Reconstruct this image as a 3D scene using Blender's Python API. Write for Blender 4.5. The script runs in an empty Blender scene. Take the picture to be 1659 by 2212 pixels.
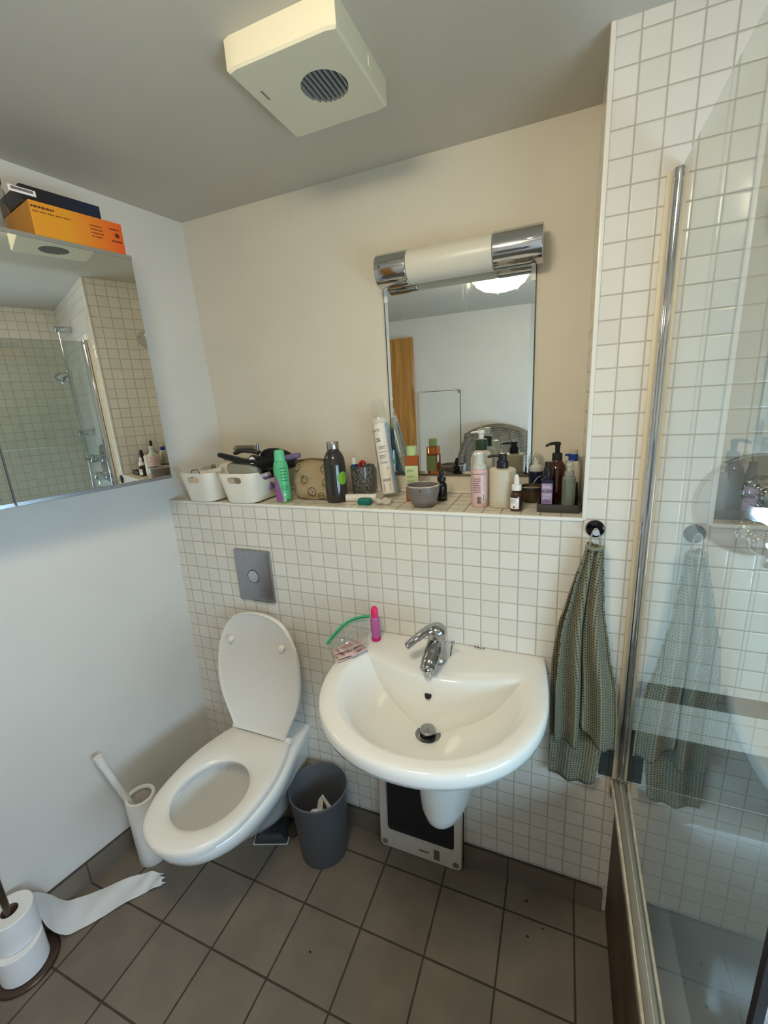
import bpy, bmesh, math, random
from mathutils import Vector, Matrix
from mathutils.bvhtree import BVHTree
sc = bpy.context.scene
COL = sc.collection
PI = math.pi
rnd = random.Random(7)

# ------------------------------------------------------------------ camera
cam_d = bpy.data.cameras.new('camera')
cam = bpy.data.objects.new('camera', cam_d)
COL.objects.link(cam)
Rc = ((0.92515, 0.375107, -0.058236), (0.042099, -0.253855, -0.966326), (-0.377259, 0.891545, -0.250645))
cam.matrix_world = Matrix(((Rc[0][0], -Rc[1][0], -Rc[2][0], 1.3201),
                           (Rc[0][1], -Rc[1][1], -Rc[2][1], -1.1225),
                           (Rc[0][2], -Rc[1][2], -Rc[2][2], 1.5542),
                           (0, 0, 0, 1)))
cam_d.sensor_fit = 'VERTICAL'
cam_d.sensor_height = 36.0
cam_d.lens = 929.71 / 2212 * 36.0
cam_d.clip_start = 0.02
sc.camera = cam

# ------------------------------------------------------------------ exposure, world, light strengths
sc.view_settings.view_transform = 'Standard'
sc.view_settings.look = 'None'
sc.view_settings.gamma = 1.0
sc.view_settings.use_curve_mapping = False
sc.view_settings.exposure = 0.96
LAMP_COLOR, LAMP_STRENGTH = (1.0, 0.86, 0.63), 19.5
WINDOW_COLOR, WINDOW_STRENGTH = (0.52, 0.75, 1.0), 8.6
w = bpy.data.worlds.new('world'); sc.world = w
w.use_nodes = True
w.node_tree.nodes['Background'].inputs[0].default_value = (0.5, 0.55, 0.6, 1)
w.node_tree.nodes['Background'].inputs[1].default_value = 0.05
sc.cycles.max_bounces = 12
sc.cycles.transparent_max_bounces = 16
sc.cycles.caustics_refractive = True
sc.cycles.sample_clamp_indirect = 6.0

# ------------------------------------------------------------------ materials
MATS = {}
def srgb(r, g, b):
    f = lambda c: (c / 255 / 12.92) if c / 255 <= .04045 else ((c / 255 + .055) / 1.055) ** 2.4
    return (f(r), f(g), f(b))
def new_mat(name):
    m = bpy.data.materials.new(name); m.use_nodes = True
    nt = m.node_tree
    return m, nt, nt.nodes['Principled BSDF']
def M(name, color, rough=.5, metal=0.0, noise=0.0, nscale=20.0, bump=0.0, bscale=60.0, trans=0.0, ior=1.45, coat=0.0, sss=0.0, spec=None, alpha=None):
    if name in MATS: return MATS[name]
    m, nt, p = new_mat(name)
    p.inputs['Base Color'].default_value = (*color, 1)
    p.inputs['Roughness'].default_value = rough
    p.inputs['Metallic'].default_value = metal
    p.inputs['Transmission Weight'].default_value = trans
    p.inputs['IOR'].default_value = ior
    p.inputs['Coat Weight'].default_value = coat
    if sss: 
        p.inputs['Subsurface Weight'].default_value = sss
        p.inputs['Subsurface Radius'].default_value = (.01, .008, .006)
    if spec is not None: p.inputs['Specular IOR Level'].default_value = spec
    if alpha is not None: p.inputs['Alpha'].default_value = alpha
    N = nt.nodes.new; L = nt.links.new
    if noise or bump:
        tc = N('ShaderNodeNewGeometry')
    if noise:
        n = N('ShaderNodeTexNoise'); n.inputs['Scale'].default_value = nscale; n.inputs['Detail'].default_value = 5
        L(tc.outputs['Position'], n.inputs['Vector'])
        mr = N('ShaderNodeMapRange'); mr.inputs[1].default_value = .3; mr.inputs[2].default_value = .7
        mr.inputs[3].default_value = 1 - noise; mr.inputs[4].default_value = 1 + noise * .4
        L(n.outputs['Fac'], mr.inputs[0])
        mx = N('ShaderNodeMix'); mx.data_type = 'RGBA'; mx.blend_type = 'MULTIPLY'; mx.inputs[0].default_value = 1
        mx.inputs[6].default_value = (*color, 1)
        L(mr.outputs[0], mx.inputs[7]); L(mx.outputs[2], p.inputs['Base Color'])
    if bump:
        n2 = N('ShaderNodeTexNoise'); n2.inputs['Scale'].default_value = bscale; n2.inputs['Detail'].default_value = 4
        L(tc.outputs['Position'], n2.inputs['Vector'])
        b = N('ShaderNodeBump'); b.inputs['Strength'].default_value = bump; b.inputs['Distance'].default_value = .002
        L(n2.outputs['Fac'], b.inputs['Height']); L(b.outputs[0], p.inputs['Normal'])
    MATS[name] = m
    return m

def tile_mat(name, ax, pitch, off, col, grout, gw, rough, var=.04, bump=.35, dirt=0.0):
    m, nt, p = new_mat(name)
    N = nt.nodes.new; L = nt.links.new
    g = N('ShaderNodeNewGeometry'); sx = N('ShaderNodeSeparateXYZ'); L(g.outputs['Position'], sx.inputs[0])
    def math_(op, a, b=None, c=None):
        n = N('ShaderNodeMath'); n.operation = op
        for i, v in enumerate((a, b, c)):
            if v is None: continue
            if isinstance(v, (int, float)): n.inputs[i].default_value = v
            else: L(v, n.inputs[i])
        return n.outputs[0]
    cells, ds = [], []
    for a, o in zip(ax, off):
        u = math_('DIVIDE', math_('SUBTRACT', sx.outputs[a], o), pitch)
        cells.append(math_('FLOOR', u))
        fr = math_('FRACT', u)
        ds.append(math_('MULTIPLY', math_('MINIMUM', fr, math_('SUBTRACT', 1.0, fr)), pitch))
    d = math_('MINIMUM', ds[0], ds[1])
    wob = N('ShaderNodeTexNoise'); wob.inputs['Scale'].default_value = 25; L(g.outputs['Position'], wob.inputs['Vector'])
    d = math_('ADD', d, math_('MULTIPLY', math_('SUBTRACT', wob.outputs['Fac'], .5), gw * .35))
    mask = N('ShaderNodeMapRange'); mask.interpolation_type = 'SMOOTHSTEP'
    mask.inputs[1].default_value = gw * .35; mask.inputs[2].default_value = gw * .75
    L(d, mask.inputs[0])
    cv = N('ShaderNodeCombineXYZ'); L(cells[0], cv.inputs[0]); L(cells[1], cv.inputs[1])
    wn = N('ShaderNodeTexWhiteNoise'); wn.noise_dimensions = '3D'; L(cv.outputs[0], wn.inputs['Vector'])
    val = N('ShaderNodeMapRange'); val.inputs[3].default_value = 1 - var; val.inputs[4].default_value = 1 + var
    L(wn.outputs['Value'], val.inputs[0])
    mul = N('ShaderNodeMix'); mul.data_type = 'RGBA'; mul.blend_type = 'MULTIPLY'; mul.inputs[0].default_value = 1
    mul.inputs[6].default_value = (*col, 1); L(val.outputs[0], mul.inputs[7])
    src = mul.outputs[2]
    if dirt:
        n = N('ShaderNodeTexNoise'); n.inputs['Scale'].default_value = 9; n.inputs['Detail'].default_value = 8
        L(g.outputs['Position'], n.inputs['Vector'])
        mr = N('ShaderNodeMapRange'); mr.inputs[1].default_value = .35; mr.inputs[2].default_value = .7
        mr.inputs[3].default_value = 1 - dirt; mr.inputs[4].default_value = 1 + dirt * .5
        L(n.outputs['Fac'], mr.inputs[0])
        m2 = N('ShaderNodeMix'); m2.data_type = 'RGBA'; m2.blend_type = 'MULTIPLY'; m2.inputs[0].default_value = 1
        L(src, m2.inputs[6]); L(mr.outputs[0], m2.inputs[7]); src = m2.outputs[2]
    cm = N('ShaderNodeMix'); cm.data_type = 'RGBA'
    L(mask.outputs[0], cm.inputs[0]); cm.inputs[6].default_value = (*grout, 1); L(src, cm.inputs[7])
    L(cm.outputs[2], p.inputs['Base Color'])
    rm = N('ShaderNodeMapRange'); rm.inputs[3].default_value = .8; rm.inputs[4].default_value = rough
    L(mask.outputs[0], rm.inputs[0]); L(rm.outputs[0], p.inputs['Roughness'])
    soft = N('ShaderNodeMapRange'); soft.interpolation_type = 'SMOOTHSTEP'
    soft.inputs[1].default_value = gw * .3; soft.inputs[2].default_value = gw * 1.6; L(d, soft.inputs[0])
    und = N('ShaderNodeTexNoise'); und.inputs['Scale'].default_value = 18; L(g.outputs['Position'], und.inputs['Vector'])
    hgt = math_('ADD', soft.outputs[0], math_('MULTIPLY', und.outputs['Fac'], .25))
    b = N('ShaderNodeBump'); b.inputs['Strength'].default_value = bump; b.inputs['Distance'].default_value = .0015
    L(hgt, b.inputs['Height']); L(b.outputs[0], p.inputs['Normal'])
    return m

X0 = 1.3746          # tile joint at the niche corner
LZ = 1.244           # ledge height
TILE = srgb(226, 222, 212); GROUT = srgb(184, 177, 163)
m_tile_xz = tile_mat('white_mosaic_front', ('X', 'Z'), .05, (X0, LZ), TILE, GROUT, .0029, .12)
m_tile_yz = tile_mat('white_mosaic_side', ('Y', 'Z'), .05, (0, LZ), TILE, GROUT, .0029, .14)
m_tile_xy = tile_mat('white_mosaic_top', ('X', 'Y'), .05, (X0, 0), srgb(224, 218, 204), srgb(150, 142, 128), .0036, .2)
m_floor = tile_mat('grey_floor_tile', ('X', 'Y'), .2, (.012, -.1), srgb(124, 113, 99), srgb(62, 53, 44), .0052, .42, var=.05, bump=.2, dirt=.14)
m_base = tile_mat('grey_base_tile', ('X', 'Z'), .2, (.012, -.11), srgb(116, 106, 93), srgb(70, 62, 52), .004, .42, var=.03, dirt=.12)
m_base_l = tile_mat('grey_base_tile_left', ('Y', 'Z'), .2, (-.1, -.11), srgb(116, 106, 93), srgb(70, 62, 52), .004, .42, var=.03, dirt=.12)
m_wall = M('cream_wall_paint', srgb(226, 218, 200), .55, noise=.03, nscale=6, bump=.08, bscale=160)
m_wall_l = M('white_wall_paint', srgb(222, 220, 214), .5, noise=.03, nscale=5, bump=.08, bscale=160)
m_ceil = M('white_ceiling_paint', srgb(204, 198, 184), .7, noise=.03, nscale=4, bump=.1, bscale=120)
m_white_trim = M('white_plastic_trim', srgb(238, 234, 224), .3)
m_ceramic = M('white_ceramic', srgb(238, 238, 234), .07, coat=.3)
m_seat = M('white_seat_plastic', srgb(236, 232, 224), .22)
m_chrome = M('chrome', (.62, .62, .63), .09, 1.0)
m_chrome_d = M('brushed_chrome', (.42, .43, .46), .28, 1.0, noise=.08, nscale=90)
m_steel = M('dark_steel', (.30, .30, .31), .2, 1.0)
m_tap = M('worn_tap_chrome', (.44, .44, .45), .14, 1.0, noise=.18, nscale=120)
m_black = M('black_plastic', (.012, .012, .014), .35)
m_black_m = M('black_matte', (.01, .01, .012), .7)
m_white_p = M('white_plastic', srgb(235, 233, 226), .35)
m_paper = M('white_paper', srgb(240, 240, 240), .9, bump=.3, bscale=120)
m_grey_p = M('grey_plastic', srgb(92, 94, 98), .45)
m_print = M('dark_print', (.035, .033, .035), .6)
m_white_print = M('white_print', srgb(240, 240, 240), .6)

def mirror_mat():
    m, nt, p = new_mat('mirror_glass')
    p.inputs['Base Color'].default_value = (.80, .83, .80, 1); p.inputs['Metallic'].default_value = 1
    N = nt.nodes.new; L = nt.links.new
    g = N('ShaderNodeNewGeometry')
    mp = N('ShaderNodeMapping'); mp.inputs['Scale'].default_value = (60, 60, 9); L(g.outputs['Position'], mp.inputs[0])
    n = N('ShaderNodeTexNoise'); n.inputs['Scale'].default_value = 1.0; n.inputs['Detail'].default_value = 6; L(mp.outputs[0], n.inputs['Vector'])
    mr = N('ShaderNodeMapRange'); mr.inputs[1].default_value = .52; mr.inputs[2].default_value = .75
    mr.inputs[3].default_value = .008; mr.inputs[4].default_value = .10; L(n.outputs['Fac'], mr.inputs[0])
    L(mr.outputs[0], p.inputs['Roughness'])
    return m
m_mirror = mirror_mat()
m_mirror_clean = M('cabinet_mirror_glass', (.82, .84, .80), .004, 1.0)

def glass_pane_mat(name, tint, haze, boost):
    # a clear pane: transparent body, mirror-like front reflection, a little dried-water haze
    m = bpy.data.materials.new(name); m.use_nodes = True
    nt = m.node_tree; nt.nodes.clear(); N = nt.nodes.new; L = nt.links.new
    out = N('ShaderNodeOutputMaterial')
    tr = N('ShaderNodeBsdfTransparent'); tr.inputs[0].default_value = (*tint, 1)
    gl = N('ShaderNodeBsdfGlossy'); gl.inputs['Roughness'].default_value = .004; gl.inputs[0].default_value = (.95, .97, .96, 1)
    df = N('ShaderNodeBsdfDiffuse'); df.inputs[0].default_value = (.55, .58, .56, 1)
    g = N('ShaderNodeNewGeometry')
    fr = N('ShaderNodeFresnel'); fr.inputs['IOR'].default_value = 1.5
    mu = N('ShaderNodeMath'); mu.operation = 'MULTIPLY'; mu.inputs[1].default_value = boost; L(fr.outputs[0], mu.inputs[0])
    bk = N('ShaderNodeMath'); bk.operation = 'SUBTRACT'; bk.inputs[0].default_value = 1; L(g.outputs['Backfacing'], bk.inputs[1])
    m2 = N('ShaderNodeMath'); m2.operation = 'MULTIPLY'; m2.use_clamp = True; L(mu.outputs[0], m2.inputs[0]); L(bk.outputs[0], m2.inputs[1])
    mp = N('ShaderNodeMapping'); mp.inputs['Scale'].default_value = (30, 30, 3); L(g.outputs['Position'], mp.inputs[0])
    n = N('ShaderNodeTexNoise'); n.inputs['Scale'].default_value = 1; n.inputs['Detail'].default_value = 6; L(mp.outputs[0], n.inputs['Vector'])
    mr = N('ShaderNodeMapRange'); mr.inputs[1].default_value = .3; mr.inputs[2].default_value = .75
    mr.inputs[3].default_value = haze * .5; mr.inputs[4].default_value = haze * 1.5; L(n.outputs['Fac'], mr.inputs[0])
    mb = N('ShaderNodeMath'); mb.operation = 'MULTIPLY'; L(mr.outputs[0], mb.inputs[0]); L(bk.outputs[0], mb.inputs[1])
    mxd = N('ShaderNodeMixShader'); L(mb.outputs[0], mxd.inputs[0]); L(tr.outputs[0], mxd.inputs[1]); L(df.outputs[0], mxd.inputs[2])
    mx = N('ShaderNodeMixShader'); L(m2.outputs[0], mx.inputs[0]); L(mxd.outputs[0], mx.inputs[1]); L(gl.outputs[0], mx.inputs[2])
    L(mx.outputs[0], out.inputs[0])
    return m
m_screen = glass_pane_mat('shower_screen_glass', (.80, .83, .81), .06, 1.9)
m_film = glass_pane_mat('clear_plastic_film', (.93, .94, .93), .20, 2.6)
m_wrap = glass_pane_mat('clear_sleeve_film', (.97, .975, .97), .025, 2.2)
m_clear = glass_pane_mat('clear_plastic', (.86, .88, .87), .10, 1.5)

def emit_mat(name, color, strength):
    m = bpy.data.materials.new(name); m.use_nodes = True
    nt = m.node_tree; nt.nodes.clear()
    out = nt.nodes.new('ShaderNodeOutputMaterial'); e = nt.nodes.new('ShaderNodeEmission')
    e.inputs[0].default_value = (*color, 1); e.inputs[1].default_value = strength
    nt.links.new(e.outputs[0], out.inputs[0])
    return m

# ------------------------------------------------------------------ mesh helpers
def mesh_obj(name, bm, mat, parent=None, smooth=True, angle=40):
    bmesh.ops.recalc_face_normals(bm, faces=bm.faces[:])
    me = bpy.data.meshes.new(name); bm.to_mesh(me); bm.free()
    mats = mat if isinstance(mat, (list, tuple)) else [mat]
    for x in mats: me.materials.append(x)
    if smooth:
        for p in me.polygons: p.use_smooth = True
        me.set_sharp_from_angle(angle=math.radians(angle))
    o = bpy.data.objects.new(name, me); COL.objects.link(o)
    if parent: o.parent = parent
    return o
def tag(o, label, cat=None, group=None, kind=None):
    if label: o['label'] = label
    if cat: o['category'] = cat
    if group: o['group'] = group
    if kind: o['kind'] = kind
    return o
def thing(name, label, cat, loc=(0, 0, 0), rotz=0, group=None):
    o = bpy.data.objects.new(name, None); COL.objects.link(o)
    o.empty_display_size = .05
    o.location = loc; o.rotation_euler = (0, 0, rotz)
    return tag(o, label, cat, group)
def structure(name, bm, mat, smooth=False, parent=None):
    o = mesh_obj(name, bm, mat, parent, smooth)
    if not parent: o['kind'] = 'structure'
    return o
def box(bm, x0, x1, y0, y1, z0, z1, bev=0, seg=2, mat=0):
    r = bmesh.ops.create_cube(bm, size=1)
    vs = r['verts']
    for v in vs:
        v.co = Vector((x0 + (v.co.x + .5) * (x1 - x0), y0 + (v.co.y + .5) * (y1 - y0), z0 + (v.co.z + .5) * (z1 - z0)))
    fs = list({f for v in vs for f in v.link_faces})
    for f in fs: f.material_index = mat
    if bev:
        es = list({e for v in vs for e in v.link_edges})
        bmesh.ops.bevel(bm, geom=es, offset=bev, segments=seg, affect='EDGES', profile=.5)
    return bm
def Box(*a, **k): return box(bmesh.new(), *a, **k)
def loft(bm, rings, cap0=True, cap1=True, closed=True):
    vr = [[bm.verts.new(p) for p in r] for r in rings]
    n = len(vr[0])
    for a, b in zip(vr, vr[1:]):
        for i in range(n if closed else n - 1):
            j = (i + 1) % n
            try: bm.faces.new((a[i], a[j], b[j], b[i]))
            except ValueError: pass
    if cap0: bm.faces.new(vr[0][::-1])
    if cap1: bm.faces.new(vr[-1])
    return vr
def lathe(bm, prof, seg=32, c=(0, 0, 0), cap0=True, cap1=True, sx=1, sy=1, rot=0):
    rings = []
    for r, z in prof:
        rr = max(r, 1e-5)
        rings.append([(c[0] + sx * rr * math.cos(2 * PI * i / seg + rot), c[1] + sy * rr * math.sin(2 * PI * i / seg + rot), c[2] + z) for i in range(seg)])
    loft(bm, rings, cap0, cap1)
    return bm
def Lathe(prof, **k): return lathe(bmesh.new(), prof, **k)
def rounded(prof, r, n=4):
    # round the interior corners of an (r, z) profile
    out = [prof[0]]
    for a, b, c in zip(prof, prof[1:], prof[2:]):
        A, B, Cc = Vector(a), Vector(b), Vector(c)
        d1, d2 = (A - B), (Cc - B)
        k = min(r, d1.length * .45, d2.length * .45)
        if k < 1e-6: out.append(b); continue
        p, q = B + d1.normalized() * k, B + d2.normalized() * k
        for i in range(n + 1):
            t = i / n
            out.append(tuple((1 - t) ** 2 * p + 2 * t * (1 - t) * B + t * t * q))
    out.append(prof[-1])
    return out
def catmull(pts, n=8, closed=False):
    P = [Vector(p) for p in pts]; out = []
    m = len(P); rng = range(m if closed else m - 1)
    for i in rng:
        g = (lambda k: P[k % m]) if closed else (lambda k: P[max(0, min(m - 1, k))])
        p0, p1, p2, p3 = g(i - 1), g(i), g(i + 1), g(i + 2)
        for j in range(n):
            t = j / n
            out.append(.5 * ((2 * p1) + (p2 - p0) * t + (2 * p0 - 5 * p1 + 4 * p2 - p3) * t * t + (3 * p1 - p0 - 3 * p2 + p3) * t ** 3))
    if not closed: out.append(P[-1])
    return out
def tube(bm, pts, rad, seg=10, cap=True, flat=1.0, up=None):
    P = [Vector(p) for p in pts]
    rings = []; ref = Vector(up) if up else None
    for i, p in enumerate(P):
        t = (P[min(i + 1, len(P) - 1)] - P[max(i - 1, 0)]).normalized()
        if ref is None: ref = Vector((0, 0, 1)) if abs(t.z) < .9 else Vector((1, 0, 0))
        a = t.cross(ref); a = a.normalized() if a.length > 1e-6 else t.orthogonal().normalized()
        b = a.cross(t).normalized()
        if not up: ref = b
        r = rad[i] if isinstance(rad, (list, tuple)) else rad
        rings.append([tuple(p + a * (r * math.cos(2 * PI * k / seg)) + b * (r * flat * math.sin(2 * PI * k / seg))) for k in range(seg)])
    loft(bm, rings, cap, cap)
    return bm
def Tube(*a, **k): return tube(bmesh.new(), *a, **k)
def rrect(hx, hy, r, n=5):
    out = []
    for cx, cy, a0 in ((hx - r, hy - r, 0), (-hx + r, hy - r, PI / 2), (-hx + r, -hy + r, PI), (hx - r, -hy + r, 1.5 * PI)):
        for i in range(n + 1):
            a = a0 + PI / 2 * i / n
            out.append((cx + r * math.cos(a), cy + r * math.sin(a)))
    return out
def xform(bm, mtx):
    bmesh.ops.transform(bm, matrix=mtx, verts=bm.verts[:]); return bm
def align(p, d, roll=0):
    # matrix taking +Z to direction d with origin p
    d = Vector(d).normalized()
    q = Vector((0, 0, 1)).rotation_difference(d)
    return Matrix.Translation(Vector(p)) @ q.to_matrix().to_4x4() @ Matrix.Rotation(roll, 4, 'Z')
def crumple(c, size, seed, sub=3, amp=.35):
    bm = bmesh.new(); bmesh.ops.create_icosphere(bm, subdivisions=sub, radius=1)
    r = random.Random(seed)
    ph = [(Vector((r.uniform(-1, 1), r.uniform(-1, 1), r.uniform(-1, 1))) * 5, r.uniform(0, 6)) for _ in range(7)]
    for v in bm.verts:
        d = v.co.normalized()
        k = 1 + amp * sum(abs(math.sin(d.dot(a) + b)) - .5 for a, b in ph) / 3 + r.uniform(-.06, .06)
        v.co = Vector((d.x * size[0] * k, d.y * size[1] * k, d.z * size[2] * k)) + Vector(c)
    zmin = c[2] - size[2]
    for v in bm.verts: v.co.z = max(v.co.z, zmin)
    return bm

# print helpers: a flat design in (u, v) metres placed on a plane or wrapped round a cylinder
def text_tris(s, size):
    cu = bpy.data.curves.new('t', 'FONT'); cu.body = s; cu.size = size; cu.align_x = 'CENTER'; cu.align_y = 'CENTER'; cu.resolution_u = 3
    o = bpy.data.objects.new('t', cu); COL.objects.link(o)
    dg = bpy.context.evaluated_depsgraph_get()
    me = bpy.data.meshes.new_from_object(o.evaluated_get(dg))
    polys = [[tuple(me.vertices[i].co)[:2] for i in p.vertices] for p in me.polygons]
    bpy.data.objects.remove(o); bpy.data.curves.remove(cu); bpy.data.meshes.remove(me)
    return polys
def dashes(w_, h_, rows, seed, fill=.55):
    r = random.Random(seed); out = []
    for k in range(rows):
        y0 = h_ / 2 - (k + .5) * h_ / rows; t = h_ / rows * fill / 2
        x = -w_ / 2
        while x < w_ / 2 - w_ * .05:
            l = min(w_ * r.uniform(.06, .2), w_ / 2 - x)
            out.append([(x, y0 - t), (x + l, y0 - t), (x + l, y0 + t), (x, y0 + t)])
            x += l + w_ * .03
        if r.random() < .35: out.pop()
    return out
def shift(polys, du, dv): return [[(a + du, b + dv) for a, b in p] for p in polys]
def rect(w_, h_, nu=1): 
    return [[(-w_ / 2 + w_ * i / nu, -h_ / 2), (-w_ / 2 + w_ * (i + 1) / nu, -h_ / 2), (-w_ / 2 + w_ * (i + 1) / nu, h_ / 2), (-w_ / 2 + w_ * i / nu, h_ / 2)] for i in range(nu)]
def disc(r, n=28): return [[(r * math.cos(2 * PI * i / n), r * math.sin(2 * PI * i / n)) for i in range(n)]]
def ring_poly(r0, r1, n=28, a0=0, a1=2 * PI):
    out = []
    for i in range(n):
        a, b = a0 + (a1 - a0) * i / n, a0 + (a1 - a0) * (i + 1) / n
        out.append([(r0 * math.cos(a), r0 * math.sin(a)), (r1 * math.cos(a), r1 * math.sin(a)), (r1 * math.cos(b), r1 * math.sin(b)), (r0 * math.cos(b), r0 * math.sin(b))])
    return out
def poly_mesh(polys, fn):
    bm = bmesh.new()
    for p in polys:
        try: bm.faces.new([bm.verts.new(fn(a, b)) for a, b in p])
        except ValueError: pass
    return bm
def print_obj(name, polys, fn, mat, parent, label=None):
    bm = poly_mesh(polys, fn)
    me = bpy.data.meshes.new(name); bm.to_mesh(me); bm.free(); me.materials.append(mat)
    o = bpy.data.objects.new(name, me); COL.objects.link(o); o.parent = parent
    if label: o['label'] = label
    return o
def cyl(r, ang, z):           # wrap round the z axis; ang 0 faces -y
    return lambda u, v: (r * math.sin(ang + u / r), -r * math.cos(ang + u / r), z + v)
def plane(o, right, up):
    o, right, up = Vector(o), Vector(right).normalized(), Vector(up).normalized()
    return lambda u, v: tuple(o + right * u + up * v)
def camang(x, y): return math.atan2(1.32 - x, 1.1225 + y)

# ------------------------------------------------------------------ room shell
H = 2.22; ND = .2625; REAR = -2.2; RX = 2.24
def wallx(y, z):             # the slightly bowed, skewed left wall
    t = z / LZ if z < LZ else 1 + (z - LZ) / (H - LZ)
    if t < 1: a = -.027 + .022 * t; b = .21 - .03 * t
    else: a = -.005 - .025 * (t - 1); b = .18 - .046 * (t - 1)
    return a + b * y
def wall_left():
    bm = bmesh.new()
    ys = [REAR, -1.6, -1.1, -.7, -.4, -.2, 0, .13, ND + .02]; zs = [0, .3, .6, .9, LZ, 1.5, 1.8, H]
    g = [[bm.verts.new((wallx(y, z), y, z)) for z in zs] for y in ys]
    b = [[bm.verts.new((wallx(y, z) - .1, y, z)) for z in zs] for y in ys]
    for i in range(len(ys) - 1):
        for j in range(len(zs) - 1):
            bm.faces.new((g[i][j], g[i + 1][j], g[i + 1][j + 1], g[i][j + 1]))
            bm.faces.new((b[i][j], b[i][j + 1], b[i + 1][j + 1], b[i + 1][j]))
    n, k = len(ys) - 1, len(zs) - 1
    for i in range(n):
        bm.faces.new((g[i][0], b[i][0], b[i + 1][0], g[i + 1][0])); bm.faces.new((g[i][k], g[i + 1][k], b[i + 1][k], b[i][k]))
    for j in range(k):
        bm.faces.new((g[0][j], g[0][j + 1], b[0][j + 1], b[0][j])); bm.faces.new((g[n][j], b[n][j], b[n][j + 1], g[n][j + 1]))
    return structure('wall_left', bm, m_wall_l, smooth=True)
structure('floor', Box(-.7, RX + .1, REAR - .1, .05, -.1, 0), m_floor)
structure('ceiling', Box(-.7, RX + .1, REAR - .1, ND + .12, H, H + .1), m_ceil)
wall_left()
structure('wall_back', Box(-.12, X0, ND, ND + .1, LZ, H), m_wall)
def tiled_box(name, x0, x1, y0, y1, z0, z1):
    bm = Box(x0, x1, y0, y1, z0, z1)
    for f in bm.faces:
        n = f.normal
        f.material_index = 0 if abs(n.y) > .5 else (1 if abs(n.x) > .5 else 2)
    return structure(name, bm, [m_tile_xz, m_tile_yz, m_tile_xy])
tiled_box('wall_ledge', -.10, X0, 0, ND + .1, 0, LZ)
tiled_box('wall_shower', X0, RX, 0, ND + .1, 0, H)
tiled_box('wall_right', RX, RX + .1, REAR, ND + .1, 0, H)
structure('wall_rear', Box(-.7, RX + .1, REAR - .1, REAR, 0, H), m_wall_l)
# edge trims
structure('trim_1', Box(.0, X0, -.004, .007, LZ - .006, LZ + .003, bev=.002), m_white_trim, True)
structure('trim_2', Box(X0 - .003, X0 + .007, -.004, .006, LZ - .002, H, bev=.002), m_white_trim, True)
structure('trim_3', Box(.0, X0, ND - .010, ND, LZ, LZ + .006, bev=.002), m_white_trim, True)
structure('trim_4', Box(1.486, 1.497, -.006, .002, .50, 1.95, bev=.002), M('cream_silicone', srgb(226, 216, 192), .4), True)
m_dark_tile = tile_mat('dark_grey_border_tile', ('X', 'Z'), .05, (X0, .77), srgb(66, 72, 70), srgb(48, 50, 48), .0029, .2, var=.08)
structure('trim_5', Box(1.50, RX, -.0025, .001, .772, .819, bev=.0005), m_dark_tile)
structure('trim_6', Box(1.452, RX, -.0025, .001, .502, .668, bev=.0005), m_dark_tile)
structure('baseboard_back', Box(-.02, 1.487, -.010, .0, 0, .089, bev=.001), m_base)
def base_left():
    bm = bmesh.new(); ys = [REAR, -1.6, -1.1, -.7, -.4, -.2, -.01]
    rings = []
    for y in ys: rings.append([(wallx(y, 0) + .010, y, 0), (wallx(y, .09) + .010, y, .089), (wallx(y, .09) - .02, y, .089), (wallx(y, 0) - .02, y, 0)])
    loft(bm, rings)
    return structure('baseboard_left', bm, m_base_l)
base_left()
# window on the right wall beyond the bath (the cool daylight)
wf = structure('window_1', Box(RX - .02, RX + .0, -1.70, -.50, .76, 1.23, bev=.003), m_white_p)
wp = mesh_obj('window_pane', Box(RX - .026, RX - .0205, -1.67, -.53, .79, 1.20), emit_mat('frosted_daylight_pane', WINDOW_COLOR, WINDOW_STRENGTH), wf, False)
# wooden door and white access panel on the rear wall (seen in the mirror)
def wood_mat():
    m, nt, p = new_mat('orange_pine_wood'); N = nt.nodes.new; L = nt.links.new
    g = N('ShaderNodeNewGeometry'); mp = N('ShaderNodeMapping'); mp.inputs['Scale'].default_value = (26, 26, 1.6); L(g.outputs['Position'], mp.inputs[0])
    n = N('ShaderNodeTexNoise'); n.inputs['Scale'].default_value = 1; n.inputs['Detail'].default_value = 6; n.inputs['Distortion'].default_value = .8; L(mp.outputs[0], n.inputs['Vector'])
    cr = N('ShaderNodeValToRGB'); cr.color_ramp.elements[0].position = .3; cr.color_ramp.elements[1].position = .7
    cr.color_ramp.elements[0].color = (*srgb(150, 96, 34), 1); cr.color_ramp.elements[1].color = (*srgb(206, 150, 72), 1)
    L(n.outputs['Fac'], cr.inputs[0]); L(cr.outputs[0], p.inputs['Base Color']); p.inputs['Roughness'].default_value = .4
    return m
m_wood = wood_mat()
d1 = structure('door_1', Box(-.42, .07, REAR, REAR + .035, 0.004, 2.07, bev=.003), m_wood)
mesh_obj('door_handle', Tube([(.0, REAR + .035, 1.03), (.0, REAR + .075, 1.03), (-.01, REAR + .085, 1.03), (-.11, REAR + .085, 1.03)], .009), m_chrome, d1)

# ------------------------------------------------------------------ lights and fittings
t = thing('ceiling_lamp', 'round white glowing dome lamp on the ceiling, seen in the mirror', 'lamp', (.975, -.965, H))
mesh_obj('lamp_base', Lathe([(.172, 0), (.172, -.018), (.15, -.02)], seg=48), m_white_p, t)
mesh_obj('lamp_shade', Lathe([(.150, -.018), (.152, -.040), (.146, -.070), (.128, -.098), (.095, -.120), (.05, -.132), (0.0, -.136)], seg=48), emit_mat('lit_opal_glass', LAMP_COLOR, LAMP_STRENGTH), t)

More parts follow.
